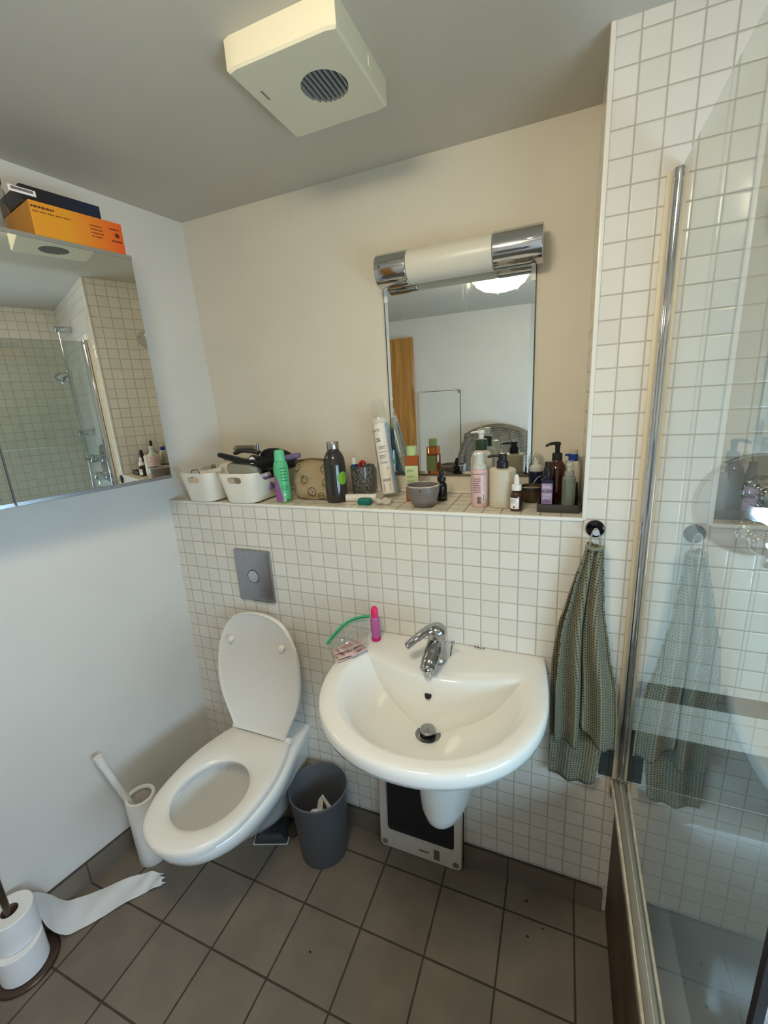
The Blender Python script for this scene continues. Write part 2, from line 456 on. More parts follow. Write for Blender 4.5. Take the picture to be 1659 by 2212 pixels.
def extractor_fan():
    t = thing('extractor_fan', 'square cream extractor fan box with round grille on the ceiling', 'fan', (.82, -.18, H))
    m_fan = M('cream_fan_plastic', srgb(232, 226, 200), .4)
    hx, hy, zb = .1165, .121, -.051
    bm = bmesh.new()
    # housing with a real round opening
    n = 64; rc = (.028, .0); rr = .048
    sq = []
    for i in range(n):
        a = 2 * PI * i / n
        c_, s_ = math.cos(a), math.sin(a)
        k = min(abs(hx / c_) if abs(c_) > 1e-6 else 9, abs(hy / s_) if abs(s_) > 1e-6 else 9)
        sq.append((c_ * k, s_ * k))
    corners = sq
    hole = [(rc[0] + rr * math.cos(2 * PI * i / n), rc[1] + rr * math.sin(2 * PI * i / n)) for i in range(n)]
    rings = [[(x, y, 0) for x, y in corners], [(x, y, zb + .004) for x, y in corners], [(x * .97, y * .97, zb) for x, y in corners],
             [(x, y, zb) for x, y in hole], [(x, y, zb + .018) for x, y in hole]]
    loft(bm, rings, True, True)
    mesh_obj('housing', bm, m_fan, t, True, 30)
    g = bmesh.new()
    for k in range(-4, 5):
        off = k * .0102; l = math.sqrt(max(rr ** 2 - off ** 2, 0)) - .0005
        box(g, rc[0] + off - .0016, rc[0] + off + .0016, rc[1] - l, rc[1] + l, zb + .0005, zb + .008)
    mesh_obj('grille', g, M('grey_grille', srgb(150, 150, 146), .5), t, False)
    mesh_obj('grille_backing', xform(Lathe([(rr - .0005, 0), (rr - .0005, .001)], seg=40), Matrix.Translation((rc[0], rc[1], zb + .0165))), M('dark_duct', (.03, .033, .04), .7), t)
    mesh_obj('switch_slot', Box(-.092, -.088, -.05, -.022, zb - .0008, zb + .001), m_steel, t, False)
    mesh_obj('clip_tab', Box(hx - .0004, hx + .002, .02, .032, -.03, -.012, bev=.0008), m_fan, t, False)
extractor_fan()

# tube lamp over the mirror
def mirror_lamp():
    t = thing('mirror_lamp', 'unlit white tube lamp with chrome ends on the wall above the mirror', 'lamp', (1.02, .213, 1.927))
    def seg_(x0, x1, r):
        prof = rounded([(0.0, x0), (r, x0), (r, x1), (0.0, x1)], .003)
        return xform(Lathe(prof, seg=40), Matrix.Rotation(PI / 2, 4, 'Y'))
    # after the rotation +z runs along +x
    mesh_obj('diffuser', seg_(-.137, .105, .0462), M('unlit_opal_plastic', srgb(228, 222, 205), .3), t)
    for a, b in ((-.233, -.1375), (.1055, .233)):
        e = mesh_obj('end_cap', seg_(a, b, .0475), m_chrome, t)
    mesh_obj('wall_bracket', Box(-.22, .22, .025, ND - .213, -.03, .03, bev=.004), m_white_p, t)
    mesh_obj('socket_cover', xform(Box(-.014, .014, -.005, .005, 0, .0016, bev=.0007), align((.206, -.0468, .006), (0, -1, .12))), m_chrome, t)
    mesh_obj('pull_switch', xform(Lathe([(.0045, 0), (.0045, .0016), (0, .0018)], seg=16), align((-.216, -.0468, .002), (0, -1, .05))), m_steel, t)
mirror_lamp()

def wall_mirror():
    t = thing('wall_mirror', 'frameless rectangular mirror on the cream wall behind the toiletries', 'mirror', (1.0065, ND, 1.305))
    def rc(dx, dz, y): return [(-.226 + dx, y, dz), (.226 - dx, y, dz), (.226 - dx, y, .597 - dz), (-.226 + dx, y, .597 - dz)]
    bm = bmesh.new(); loft(bm, [rc(0, 0, -.0005), rc(0, 0, -.0048), rc(.011, .011, -.006)], True, True)
    mesh_obj('glass', bm, m_mirror, t, False)
    for a, b in ((-.228, -.2255), (.2255, .228)):
        mesh_obj('black_edge', Box(a, b, -.0056, -.0002, 0, .597), M('aged_mirror_edge', (.05, .05, .05), .4, noise=.5, nscale=60), t, False)
    mesh_obj('bottom_edge', Box(-.226, .226, -.0066, -.0002, -.003, .0006), M('brown_mirror_edge', srgb(78, 66, 54), .5), t, False)
    for x in (-.22, .22): mesh_obj('corner_clip', Box(x - .006, x + .006, -.0075, -.0064, .545, .597, bev=.0004), m_white_p, t, False)
wall_mirror()

# ------------------------------------------------------------------ mirror cabinet on the left wall
TH = math.radians(12)
def cabinet():
    L_ = .82; zt, zb = 1.986, 1.358; dep = .15
    # local frame: x along the front towards the rear of the room, y outwards from the wall
    org = Vector((.1695, -.121, 0))
    along = Vector((-math.sin(TH), -math.cos(TH), 0)); outw = Vector((math.cos(TH), -math.sin(TH), 0))
    t = thing('mirror_cabinet', 'wide mirror-fronted cabinet hung on the left wall', 'cabinet', (0, 0, 0))
    Mx = Matrix(((along.x, outw.x, 0, org.x), (along.y, outw.y, 0, org.y), (0, 0, 1, 0), (0, 0, 0, 1)))
    m_cab = M('white_cabinet_board', srgb(225, 224, 220), .4)
    mesh_obj('cabinet_body', xform(Box(.004, L_, -dep - .02, -.021, zb + .004, zt - .004, bev=.002), Mx), m_cab, t)
    for a in (0, .404):
        d = mesh_obj('mirror_door', xform(Box(a + .0015, a + .4015, -.020, -.006, zb, zt, bev=.001), Mx), M('grey_door_edge', srgb(150, 150, 150), .4), t, False)
        mesh_obj('mirror_pane', xform(Box(a + .002, a + .401, -.006, 0, zb + .006, zt - .005), Mx), m_mirror_clean, d, False)
        mesh_obj('bottom_rail', xform(Box(a + .0015, a + .4015, -.008, .002, zb - .004, zb + .007, bev=.001), Mx), m_chrome_d, d, False)
        mesh_obj('top_rail', xform(Box(a + .0015, a + .4015, -.012, .002, zt - .006, zt + .004, bev=.001), Mx), M('grey_rail', srgb(140, 138, 130), .4), d, False)
    return Mx, zt
CM, CZ = cabinet()

def carton(name, label, x0, x1, y0, y1, z0, z1, mat, extras):
    t = thing(name, label, 'box', tuple(CM @ Vector(((x0 + x1) / 2, (y0 + y1) / 2, z0))))
    t.rotation_euler = (0, 0, math.atan2(CM[1][0], CM[0][0]))
    cx, cy = (x0 + x1) / 2, (y0 + y1) / 2
    # CM has y outward which is a mirrored frame: rebuild in a right-handed local frame
    hx, hy, h = (x1 - x0) / 2, (y1 - y0) / 2, z1 - z0
    mesh_obj('carton', Box(-hx, hx, -hy, hy, 0, h, bev=.0012), mat, t, False)
    extras(t, hx, hy, h)
    return t
def grad_mat(name, ca, cb, axis_dir, p0, p1):
    # printed colour fade along the box
    m, nt, p = new_mat(name); N = nt.nodes.new; L = nt.links.new
    tc = N('ShaderNodeTexCoord'); s = N('ShaderNodeSeparateXYZ'); L(tc.outputs['Object'], s.inputs[0])
    mr = N('ShaderNodeMapRange'); mr.inputs[1].default_value = p0; mr.inputs[2].default_value = p1; L(s.outputs[axis_dir], mr.inputs[0])
    mx = N('ShaderNodeMix'); mx.data_type = 'RGBA'; mx.inputs[6].default_value = (*ca, 1); mx.inputs[7].default_value = (*cb, 1)
    L(mr.outputs[0], mx.inputs[0]); L(mx.outputs[2], p.inputs['Base Color']); p.inputs['Roughness'].default_value = .45
    return m
# along-axis runs from the corner (x=0) toward the rear; outward is -y in the carton's own frame check below
def orange_extras(t, hx, hy, h):
    sgn = OUT
    f = lambda u, v: (-u * OUT, sgn * (hy + .0006), h / 2 + v)
    br = M('brown_print', srgb(96, 48, 12), .6)
    f2 = lambda u, v: (u * FLIP, sgn * (hy + .0006), h / 2 + v)
    print_obj('printed_heading', shift(dashes(.052, .007, 1, 3, .7), -.078, .026), f2, br, t)
    print_obj('printed_line', shift(dashes(.085, .003, 1, 5, .6), -.06, .016), f2, br, t)
    print_obj('printed_block', shift(dashes(.032, .034, 4, 9, .3), .04, .004), f2, br, t)
    print_obj('printed_badge', shift(dashes(.03, .004, 1, 11, .8), .086, .02) + shift(disc(.006), .09, .006) + shift(dashes(.03, .005, 1, 13, .8), .088, -.009), f2, br, t)
def navy_extras(t, hx, hy, h):
    f2 = lambda u, v: (u * FLIP, OUT * (hy + .0006), h / 2 + v)
    print_obj('sticker', shift(rect(.055, .013), -.085, .004), f2, m_white_print, t, 'white barcode sticker')
    f3 = lambda u, v: (u * FLIP, OUT * (hy + .0010), h / 2 + v)
    print_obj('sticker_print', shift(rect(.045, .006), -.085, .0055), f3, M('grey_print', srgb(120, 105, 110), .6), t)
# a carton's +x after rotation = along; its +y = z × along
_al = Vector((CM[0][0], CM[1][0], 0)); _ou = Vector((CM[0][1], CM[1][1], 0))
OUT = 1 if Vector((0, 0, 1)).cross(_al).dot(_ou) > 0 else -1
FLIP = -1           # reading direction: seen from the room, text runs toward the back wall (-along)
carton('carton', 'orange and amber cardboard box lying on top of the mirror cabinet', .012, .224, -.165, -.004, CZ + .004, CZ + .081,
       grad_mat('orange_amber_carton', srgb(226, 92, 34), srgb(222, 150, 34), 'X', -.10, .03), orange_extras)
carton('carton', 'dark navy cardboard box stacked on the orange box', .048, .226, -.170, -.030, CZ + .0815, CZ + .121,
       grad_mat('navy_carton', srgb(20, 36, 66), srgb(26, 20, 22), 'X', -.1, .06), navy_extras)
def storage_jar():
    t = thing('storage_jar', 'clear glass jar standing behind the two boxes on the cabinet', 'jar', tuple(CM @ Vector((.295, -.075, CZ + .004))))
    mesh_obj('jar_body', Lathe(rounded([(0, 0), (.05, 0), (.05, .10), (.044, .115)], .006), seg=32, cap1=False), m_clear, t)
    mesh_obj('lid', Lathe(rounded([(0, .114), (.048, .114), (.048, .126), (0, .126)], .003), seg=32), M('grey_lid', srgb(120, 110, 98), .5), t)
storage_jar()

# ------------------------------------------------------------------ sink
def poly_outer(n):
    pts = []
    c = (1.030, -.185)
    # from the right back corner, forward round the bowl, to the left back corner
    for i in range(5): 
        tt = i / 5; pts.append((1.030 + .272 + .015 * math.sin(tt * PI / 2), 0 - .185 * tt))
    for i in range(n + 1):
        a = -PI * i / n
        ca, sa = math.cos(a), math.sin(a)
        pts.append((c[0] + .287 * math.copysign(abs(ca) ** .94, ca), c[1] + .297 * math.copysign(abs(sa) ** .94, sa)))
    for i in range(5):
        tt = 1 - (i + 1) / 5; pts.append((1.030 - .254 - .033 * math.sin(tt * PI / 2), 0 - .185 * tt))
    return pts
def sink():
    t = thing('washbasin', 'white ceramic washbasin on a half pedestal fixed to the tiled wall', 'sink', (1.03, 0, .84))
    O = Vector((1.03, 0, .84))
    outer = poly_outer(40)
    N_ = len(outer)
    # inner edge with the same point count: right corner -> front -> left corner, then the tap deck edge joins them
    def ring_in(s, zc):
        pts = []
        for i in range(N_):
            u = i / (N_ - 1)
            a = math.radians(22 - 224 * u)
            pts.append((1.032 + .236 * math.cos(a), -.205 + .232 * math.sin(a)))
        return pts
    inner = ring_in(1, 0)
    nb = 22
    pR, pL = Vector(outer[0]), Vector(outer[-1])
    iR, iL = Vector(inner[0]), Vector(inner[-1])
    def back(p, q, bulge):
        return [tuple(q.lerp(p, 1 - (k + 1) / (nb + 1)) * 0 + (p + (q - p) * ((k + 1) / (nb + 1))) + Vector((0, -bulge * math.sin(PI * (k + 1) / (nb + 1))))) for k in range(nb)]
    # full closed loops: front run then the back edge from left to right
    loopO = outer + back(pL, pR, 0)
    loopI = inner + back(iL, iR, .058)
    n = len(loopO)
    cen = Vector((1.030, -.205))
    def offs(loop, k): # pull towards the centre
        return [tuple(Vector(p) + (cen - Vector(p)) * k) for p in loop]
    def ring(loop, z, minY=None):
        return [(p[0] - O.x, min(p[1], 0.0) - O.y, (z(p) if callable(z) else z) - O.z) for p in loop]
    def clampback(loop, k):
        out = []
        for p in loop:
            q = Vector(p) + (cen - Vector(p)) * k
            if p[1] > -.001: q.y = 0
            out.append(tuple(q))
        return out
    deck = lambda p: .843 + max(0, (p[1] + .2)) * .02
    rings = []
    low = clampback(loopO, .50)
    rings.append(ring(low, .655)); rings.append(ring(clampback(loopO, .42), .69)); rings.append(ring(clampback(loopO, .28), .74))
    rings.append(ring(clampback(loopO, .12), .785)); rings.append(ring(clampback(loopO, .045), .80))
    for k, z in ((.012, .803), (0, .815), (0, .828), (.008, .838), (.022, .8425)):
        rings.append(ring(clampback(loopO, k), z))
    # deck between outer and inner
    for f in (.35, .7, .9):
        lp = [(a[0] + (b[0] - a[0]) * f, a[1] + (b[1] - a[1]) * f) for a, b in zip(clampback(loopO, .022), loopI)]
        rings.append(ring(lp, deck if f < .9 else (lambda p: deck(p) - .001)))
    dr = Vector((1.030, -.236))
    def bowl(f, zf):
        return [tuple(Vector(p) + (dr - Vector(p)) * f) for p in loopI]
    rings.append(ring(bowl(0.0, 0), lambda p: deck(p) - .006))
    nI = len(inner)
    for f, z in ((.03, .832), (.07, .820), (.13, .799), (.20, .779), (.30, .756), (.42, .739), (.58, .727), (.75, .719), (.88, .714), (.925, .711)):
        pts = []
        zl = .832 - (.832 - .716) * min(1, f / .80) ** .85
        for i, p in enumerate(bowl(f, z)):
            wgt = 0 if i < nI else math.sin(PI * (i - nI + 1) / (nb + 1)) ** .45
            pts.append((p[0] - O.x, p[1] - O.y, z + (max(z, zl) - z) * wgt - O.z))
        rings.append(pts)
    bm = bmesh.new(); loft(bm, rings, True, True)
    bvh = BVHTree.FromBMesh(bm)
    basin = mesh_obj('basin', bm, m_ceramic, t, True, 60)
    # drain
    dz = .7115 - O.z; dx, dy = dr.x - O.x, dr.y - O.y
    d = mesh_obj('drain_ring', xform(Lathe([(.0215, 0), (.0335, .0005), (.034, .003), (.030, .0042), (.0225, .003), (.0205, -.004)], seg=36, cap0=False, cap1=False), Matrix.Translation((dx, dy, dz))), m_steel, t)
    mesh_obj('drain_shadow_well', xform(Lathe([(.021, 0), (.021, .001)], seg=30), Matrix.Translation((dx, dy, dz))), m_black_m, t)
    mesh_obj('drain_plug', xform(Lathe(rounded([(0.0, .012), (.0165, .012), (.0195, .016), (.0195, .0215), (0.0, .023)], .0015), seg=32), Matrix.Translation((dx, dy, dz))), m_chrome_d, t)
    mesh_obj('plug_stem', xform(Lathe([(.006, 0), (.006, .013)], seg=12), Matrix.Translation((dx, dy, dz))), m_steel, t)
    # overflow opening on the bowl's back wall
    hit = bvh.ray_cast(Vector((1.020 - O.x, -.180, 1.0 - O.z)), Vector((0, 0, -1)))
    low_hit = bvh.ray_cast(Vector((1.020 - O.x, -.203, 1.0 - O.z)), Vector((0, 0, -1)))
    if hit[0] and low_hit[0]:
        hit = (hit[0] * .55 + low_hit[0] * .45, low_hit[1])
        nn = hit[1] if hit[1].z > 0 else -hit[1]
        mesh_obj('overflow_hole', xform(Lathe([(.0, .0016), (.0084, .0016), (.0090, -.006)], seg=24, sx=1.1), align(hit[0] + nn * .0006, nn)), m_black_m, t)
    # half pedestal
    rings = []
    for z, hw, yf in ((.350, .020, -.150), (.3515, .040, -.178), (.357, .056, -.195), (.372, .068, -.205), (.40, .076, -.211), (.48, .082, -.214), (.56, .086, -.216), (.64, .092, -.222), (.70, .10, -.235)):
        r = []
        for i in range(25):
            a = PI * i / 24
            r.append((hw * math.cos(a) + .006, yf * min(1, math.sin(a) ** .55 if math.sin(a) > 0 else 0), z - O.z))
        rings.append(r)
    bm = bmesh.new(); loft(bm, rings, True, True)
    mesh_obj('half_pedestal', bm, m_ceramic, t)
    # a few specks of grime
    sp = bmesh.new()
    for x, y in ((1.118, -.008), (1.126, -.010), (1.110, -.007), (1.135, -.009)):
        xx = Lathe([(0, .0004), (.0022, .0004), (.0022, 0)], seg=8, c=(x - O.x, y - O.y, .8465 - O.z), sx=1.5); me_ = bpy.data.meshes.new('x'); xx.to_mesh(me_); sp.from_mesh(me_); xx.free(); bpy.data.meshes.remove(me_)
    mesh_obj('grime_speck', sp, M('dark_grime', srgb(60, 50, 42), .8), t)
    return t
sink()

def faucet():
    t = thing('faucet', 'worn chrome single-lever mixer tap on the washbasin', 'faucet', (1.022, -.098, .8455))
    body = [(0, 0, 0), (0, 0, .02), (0, .001, .045), (0, .002, .066), (0, .0, .082)]
    bm = bmesh.new()
    lathe(bm, rounded([(0, 0), (.0265, 0), (.0265, .006), (.0250, .012), (.0235, .04), (.0245, .072), (.0235, .078), (0, .079)], .003), seg=32)
    # spout: swells from the body and points down to the bowl
    tube(bm, catmull([(0, .004, .056), (0, -.02, .052), (-.002, -.046, .040), (-.004, -.072, .027), (-.005, -.086, .020)], 6), [.0250] * 6 + [.0242] * 6 + [.0225] * 6 + [.0205] * 6 + [.0185], seg=20, flat=.88)
    mesh_obj('tap_body', bm, m_tap, t, True, 70)
    mesh_obj('aerator', xform(Lathe(rounded([(0, -.007), (.0105, -.007), (.0115, .010), (0, .012)], .001), seg=24), Matrix.Translation((-.005, -.083, .010))), m_chrome, t)
    bm = bmesh.new()
    # lever swung to the left
    lathe(bm, [(.0250, .076), (.0268, .086), (.0255, .098), (.018, .106), (.009, .110), (0.0, .111)], seg=32)
    pts = catmull([(-.002, 0, .099), (-.028, -.014, .090), (-.052, -.028, .072), (-.075, -.042, .053)], 6)
    tube(bm, pts, [.0215] * 6 + [.0185] * 6 + [.0165] * 6 + [.0145], seg=16, flat=.42)
    mesh_obj('lever', bm, m_tap, t, True, 70)
    mesh_obj('pop_up_rod', Tube([(.030, .026, .0), (.037, .026, .040)], .0022, seg=8), m_steel, t)
    mesh_obj('pop_up_knob', xform(Lathe([(0, -.0065), (.004, -.005), (.0065, 0), (.004, .005), (0, .0065)], seg=16), Matrix.Translation((.038, .026, .044))), m_chrome, t)
faucet()

# ------------------------------------------------------------------ toilet
TX = .366
def egg(pts, n=6):
    # pts: (half width, y) from the back to the front tip (0, y)
    full = [(a, b, 0) for a, b in pts] + [(-a, b, 0) for a, b in pts[-2::-1]]
    return catmull(full, n, closed=False)
def egg_loop(pts, n=6):
    return [(p.x, p.y) for p in egg(pts, n)]
def toilet():
    t = thing('toilet', 'white wall-hung toilet with its lid raised, left of the washbasin', 'toilet', (TX, 0, .41))
    zo = .41
    def lp(s, yb, yf, wb, wm):
        return egg_loop([(wb, yb), (wb + (wm - wb) * .35, yb + (yf - yb) * .18), (wm * .985, yb + (yf - yb) * .42), (wm, yb + (yf - yb) * .60), (wm * .86, yb + (yf - yb) * .80), (wm * .52, yb + (yf - yb) * .945), (0, yf)])
    lv = [(.085, 0, -.14, .045, .045), (.10, 0, -.20, .062, .062), (.14, 0, -.26, .075, .078), (.20, 0, -.335, .090, .098), (.26, 0, -.415, .102, .122), (.315, 0, -.490, .112, .148), (.355, 0, -.532, .120, .168), (.392, 0, -.548, .127, .177), (.404, -.001, -.545, .125, .174), (.408, -.003, -.538, .121, .169)]
    rings = [[(x, y, z - zo) for x, y in lp(1, yb, yf, wb, wm)] for z, yb, yf, wb, wm in lv]
    n = len(rings[0])
    # top deck, then down into the bowl
    def ell(cx, cy, ax, ay, z):
        top = rings[-1] if True else None
        out = []
        for i in range(n):
            a = math.radians(78) - math.radians(336) * i / (n - 1)
            out.append((cx + ax * math.cos(a), cy + ay * math.sin(a), z - zo))
        return out
    def ellfull(cy, ax, ay, z):
        out = []
        for i in range(n):
            a = PI / 2 - 2 * PI * (i + .5) / n
            out.append((ax * math.cos(a), cy + ay * math.sin(a), z - zo))
        return out
    rings += [ellfull(-.355, .118, .150, .408), ellfull(-.355, .113, .145, .402), ellfull(-.35, .120, .150, .385), ellfull(-.345, .118, .148, .365), ellfull(-.335, .112, .135, .33), ellfull(-.315, .095, .110, .27), ellfull(-.285, .07, .075, .21), ellfull(-.27, .05, .05, .18)]
    bm = bmesh.new(); loft(bm, rings, True, True)
    mesh_obj('bowl', bm, m_ceramic, t, True, 60)
    mesh_obj('water', xform(Lathe([(0, .001), (.06, .001), (.06, 0)], seg=30, sx=1, sy=1.05), Matrix.Translation((0, -.277, .197 - zo))), M('toilet_water', (.75, .78, .76), .02, spec=.6), t)
    # seat ring with closed back plate
    so = [(.121, -.118), (.138, -.155), (.160, -.24), (.166, -.33), (.150, -.44), (.095, -.525), (0, -.556)]
    outer = egg_loop(so)
    m_ = len(outer)
    def inner(ax, ay):
        return [(ax * math.cos(PI / 2 - 2 * PI * (i + .5) / m_), -.362 + ay * math.sin(PI / 2 - 2 * PI * (i + .5) / m_)) for i in range(m_)]
    def sc_(loop, k): return [(x * (1 - k), -.33 + (y + .33) * (1 - k)) for x, y in loop]
    R_ = []
    for lpv, z in ((sc_(outer, .03), .411), (outer, .414), (outer, .424), (sc_(outer, .015), .430), (sc_(outer, .05), .433), (inner(.122, .140), .431), (inner(.113, .128), .427), (inner(.108, .122), .420), (inner(.110, .124), .411)):
        R_.append([(x, y, z - zo) for x, y in lpv])
    bm = bmesh.new(); loft(bm, R_, False, False)
    a_, b_ = R_[0], R_[-1]
    loft(bm, [R_[-1], R_[0]], False, False)
    bmesh.ops.remove_doubles(bm, verts=bm.verts[:], dist=1e-5)
    mesh_obj('seat', bm, m_seat, t, True, 50)
    # lid: same outline swung up about the hinge
    lid = [(.106, 0), (.122, .035), (.162, .13), (.173, .22), (.157, .33), (.102, .415), (0, .442)]
    lo = egg_loop(lid)
    hz, hy = .436, -.118
    tilt = math.radians(9)
    def L3(x, s, off): # s along the lid, off forward of its plane
        return (x, hy + s * math.sin(tilt) * .98 - off * math.cos(tilt) - .0, hz + s * math.cos(tilt) + off * math.sin(tilt) * 0 - zo)
    def sl(k): return [(x * (1 - k), .22 + (s - .22) * (1 - k)) for x, s in lo]
    R_ = [[L3(x, s, o_) for x, s in sl(k)] for k, o_ in ((.06, .003), (.03, .008), (.008, .010), (0, .006), (0, -.003), (.015, -.009), (.05, -.012))]
    bm = bmesh.new(); loft(bm, R_, True, True)
    l_ = mesh_obj('lid', bm, m_seat, t, True, 50)
    for x in (-.108, .108):
        p = L3(x, .335, .004)
        b = mesh_obj('bumper', xform(Lathe(rounded([(0, .016), (.0095, .015), (.0112, 0), (0, -.002)], .002), seg=20), align(p, (0, -1, 0))), M('bumper_white', srgb(244, 240, 230), .4), l_)
    for x in (-.105, .105):
        mesh_obj('hinge', xform(Lathe(rounded([(0, -.02), (.011, -.02), (.011, .02), (0, .02)], .002), seg=18), align((x, -.112, .428 - zo), (1, 0, 0))), m_seat, t)
    return t
toilet()

def flush_plate():
    t = thing('flush_plate', 'square brushed chrome flush plate with round button on the tiles', 'flush plate', (.342, 0, .987))
    rings = []
    for hx, hz, y in ((.075, .096, 0), (.0755, .0965, -.005), (.0735, .0945, -.0105), (.070, .091, -.012)):
        rings.append([(x, y, z) for x, z in rrect(hx, hz, .006)])
    bm = bmesh.new(); loft(bm, rings, True, True)
    mesh_obj('plate', bm, m_chrome_d, t, True, 25)
    mesh_obj('button_gap', xform(Lathe([(.0225, 0), (.0235, .0006), (.0245, 0)], seg=40, cap0=False, cap1=False), align((0, -.0121, 0), (0, -1, 0))), m_black_m, t)
    mesh_obj('flush_button', xform(Lathe([(.0222, -.001), (.0218, .0008), (.012, .0022), (0, .0026)], seg=40), align((0, -.0121, 0), (0, -1, 0))), m_chrome, t)
flush_plate()

# ------------------------------------------------------------------ bath, screen and shower fittings
def bathtub():
    t = thing('bathtub', 'white bathtub with a stained brown side panel behind the glass screen', 'bathtub', (1.488, 0, 0))
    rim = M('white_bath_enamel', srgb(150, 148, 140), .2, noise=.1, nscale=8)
    x1, y1, zt = RX - 1.488, -1.68, .50
    cx, cy = x1 / 2, y1 / 2
    def rr_(hx, hy, r, z, dy=0): return [(cx + x, cy + y + dy, z) for x, y in rrect(hx, hy, r, 6)]
    hx, hy = x1 / 2, -y1 / 2
    R_ = [rr_(hx - .003, hy - .001, .01, .455), rr_(hx - .001, hy, .012, .458), rr_(hx - .001, hy, .012, .494), rr_(hx - .006, hy - .006, .012, .50), rr_(hx - .07, hy - .07, .12, .499), rr_(hx - .078, hy - .08, .12, .49), rr_(hx - .10, hy - .12, .12, .30), rr_(hx - .13, hy - .20, .10, .16), rr_(hx - .17, hy - .27, .08, .13)]
    bm = bmesh.new(); loft(bm, R_, False, True)
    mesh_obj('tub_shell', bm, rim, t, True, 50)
    m_panel = M('stained_brown_panel', srgb(88, 64, 40), .6, noise=.6, nscale=5, bump=.2, bscale=30)
    bm = bmesh.new(); box(bm, .012, .030, y1 + .01, -.003, .0, .456, bev=.001); box(bm, .03, x1 - .002, y1 + .01, y1 + .03, 0, .456)
    mesh_obj('side_panel', bm, m_panel, t, False)
    # bead of peeling sealant where the tub meets the tiles
    mesh_obj('sealant_strip', Tube(catmull([(-.003, -.004, .44), (-.006, -.008, .48), (-.004, -.03, .503), (.0, -.25, .503), (.0, -.70, .503)], 6), .0045, seg=8, flat=.7), M('yellowed_sealant', srgb(206, 190, 160), .5, noise=.25, nscale=40), t)
bathtub()

def bath_screen():
    t = thing('shower_screen', 'clear glass bath screen hinged on a tall chrome pole', 'shower screen', (1.507, 0, .503))
    h = 1.44
    gl = mesh_obj('glass_pane', Box(-.003, .003, -.757, -.018, .012, h, bev=.001), m_screen, t, False)
    mesh_obj('hinge_pole', Lathe(rounded([(0, .004), (.0125, .004), (.0125, h - .016), (0, h - .016)], .002), seg=28, c=(0, -.016, 0)), m_chrome, t)
    mesh_obj('pole_cap', Lathe(rounded([(0, h - .016), (.0118, h - .016), (.0118, h - .012), (.0132, h - .012), (.0132, h + .006), (0, h + .006)], .002), seg=28, c=(0, -.016, 0)), m_chrome, t)
    mesh_obj('glass_clamp', Box(-.006, .006, -.034, -.024, .006, h, bev=.0015), m_chrome, t, False)
    mesh_obj('end_seal', Box(-.0045, .0045, -.763, -.755, .012, h, bev=.001), m_black, t, False)
    mesh_obj('bottom_seal', Box(-.004, .004, -.755, -.03, .0025, .013, bev=.001), M('clear_seal', srgb(190, 184, 168), .4), t, False)
    return t
bath_screen()

def shower_mixer():
    t = thing('shower_mixer', 'chrome shower mixer with round wall plate and two knobs behind the glass', 'shower mixer', (1.708, 0, 1.29))
    F = (0, -1, 0)
    mesh_obj('wall_plate', xform(Lathe([(.112, 0), (.112, .004), (.108, .009), (.09, .012), (0, .014)], seg=56), align((0, 0, 0), F)), m_chrome, t)
    for z, n_ in ((.034, 'temperature_knob'), (-.066, 'flow_knob')):
        k = mesh_obj(n_, xform(Lathe(rounded([(0.034, .010), (.034, .02), (.020, .024), (.020, .042), (.024, .048), (.024, .066), (.018, .074), (0, .077)], .004), seg=32), align((.0, 0, z), F)), m_chrome, t)
    mesh_obj('lever_pin', Tube([(.0, -.06, .034), (-.0, -.10, .038)], [.008, .007], seg=12), m_chrome, t)
    mesh_obj('outlet_elbow', Tube(catmull([(.02, -.012, -.09), (.02, -.035, -.09), (.02, -.045, -.10), (.02, -.045, -.12)], 5), .010, seg=14), m_chrome, t)
shower_mixer()
def shower_rail():
    t = thing('shower_rail', 'chrome shower riser rail with sliding holder on the bath wall', 'shower rail', (1.862, 0, 1.47))
    mesh_obj('rail', Tube([(0, -.06, -.02), (0, -.06, .60)], .0095, seg=16), m_chrome, t)
    for z in (.0, .58):
        mesh_obj('wall_bracket', xform(Lathe(rounded([(0, 0), (.018, 0), (.018, .078), (0, .08)], .004), seg=24), align((0, 0, z), (0, -1, 0))), m_chrome, t)
    mesh_obj('slider', xform(Lathe(rounded([(0, -.028), (.017, -.028), (.017, .028), (0, .028)], .004), seg=20), Matrix.Translation((0, -.06, .33))), m_chrome, t)
    mesh_obj('handset_holder', Tube([(0, -.07, .335), (-.012, -.10, .33), (-.02, -.125, .312)], [.013, .016, .02], seg=16), m_chrome, t)
    mesh_obj('shower_hose', Tube(catmull([(.0, -.012, -.34), (.0, -.05, -.36), (.01, -.06, -.55), (.05, -.06, -.70), (.09, -.06, -.55), (.06, -.05, -.2), (.035, -.05, .3), (.0, -.10, .29)], 10), .006, seg=10), m_chrome_d, t)
shower_rail()

def towel_hook():
    t = thing('towel_hook', 'small round black chrome hook on the tiled column', 'hook', (1.4025, 0, 1.221))
    mb = M('black_chrome', (.035, .034, .036), .08, 1.0)
    mesh_obj('rose', xform(Lathe([(.0215, 0), (.0215, .004), (.019, .008), (.010, .010), (0, .010)], seg=36), align((0, 0, 0), (0, -1, 0))), mb, t)
    mesh_obj('peg', Tube([(0, -.008, 0), (.0, -.026, -.001), (.0, -.036, .0)], [.0065, .006, .0075], seg=16), m_chrome, t)
towel_hook()

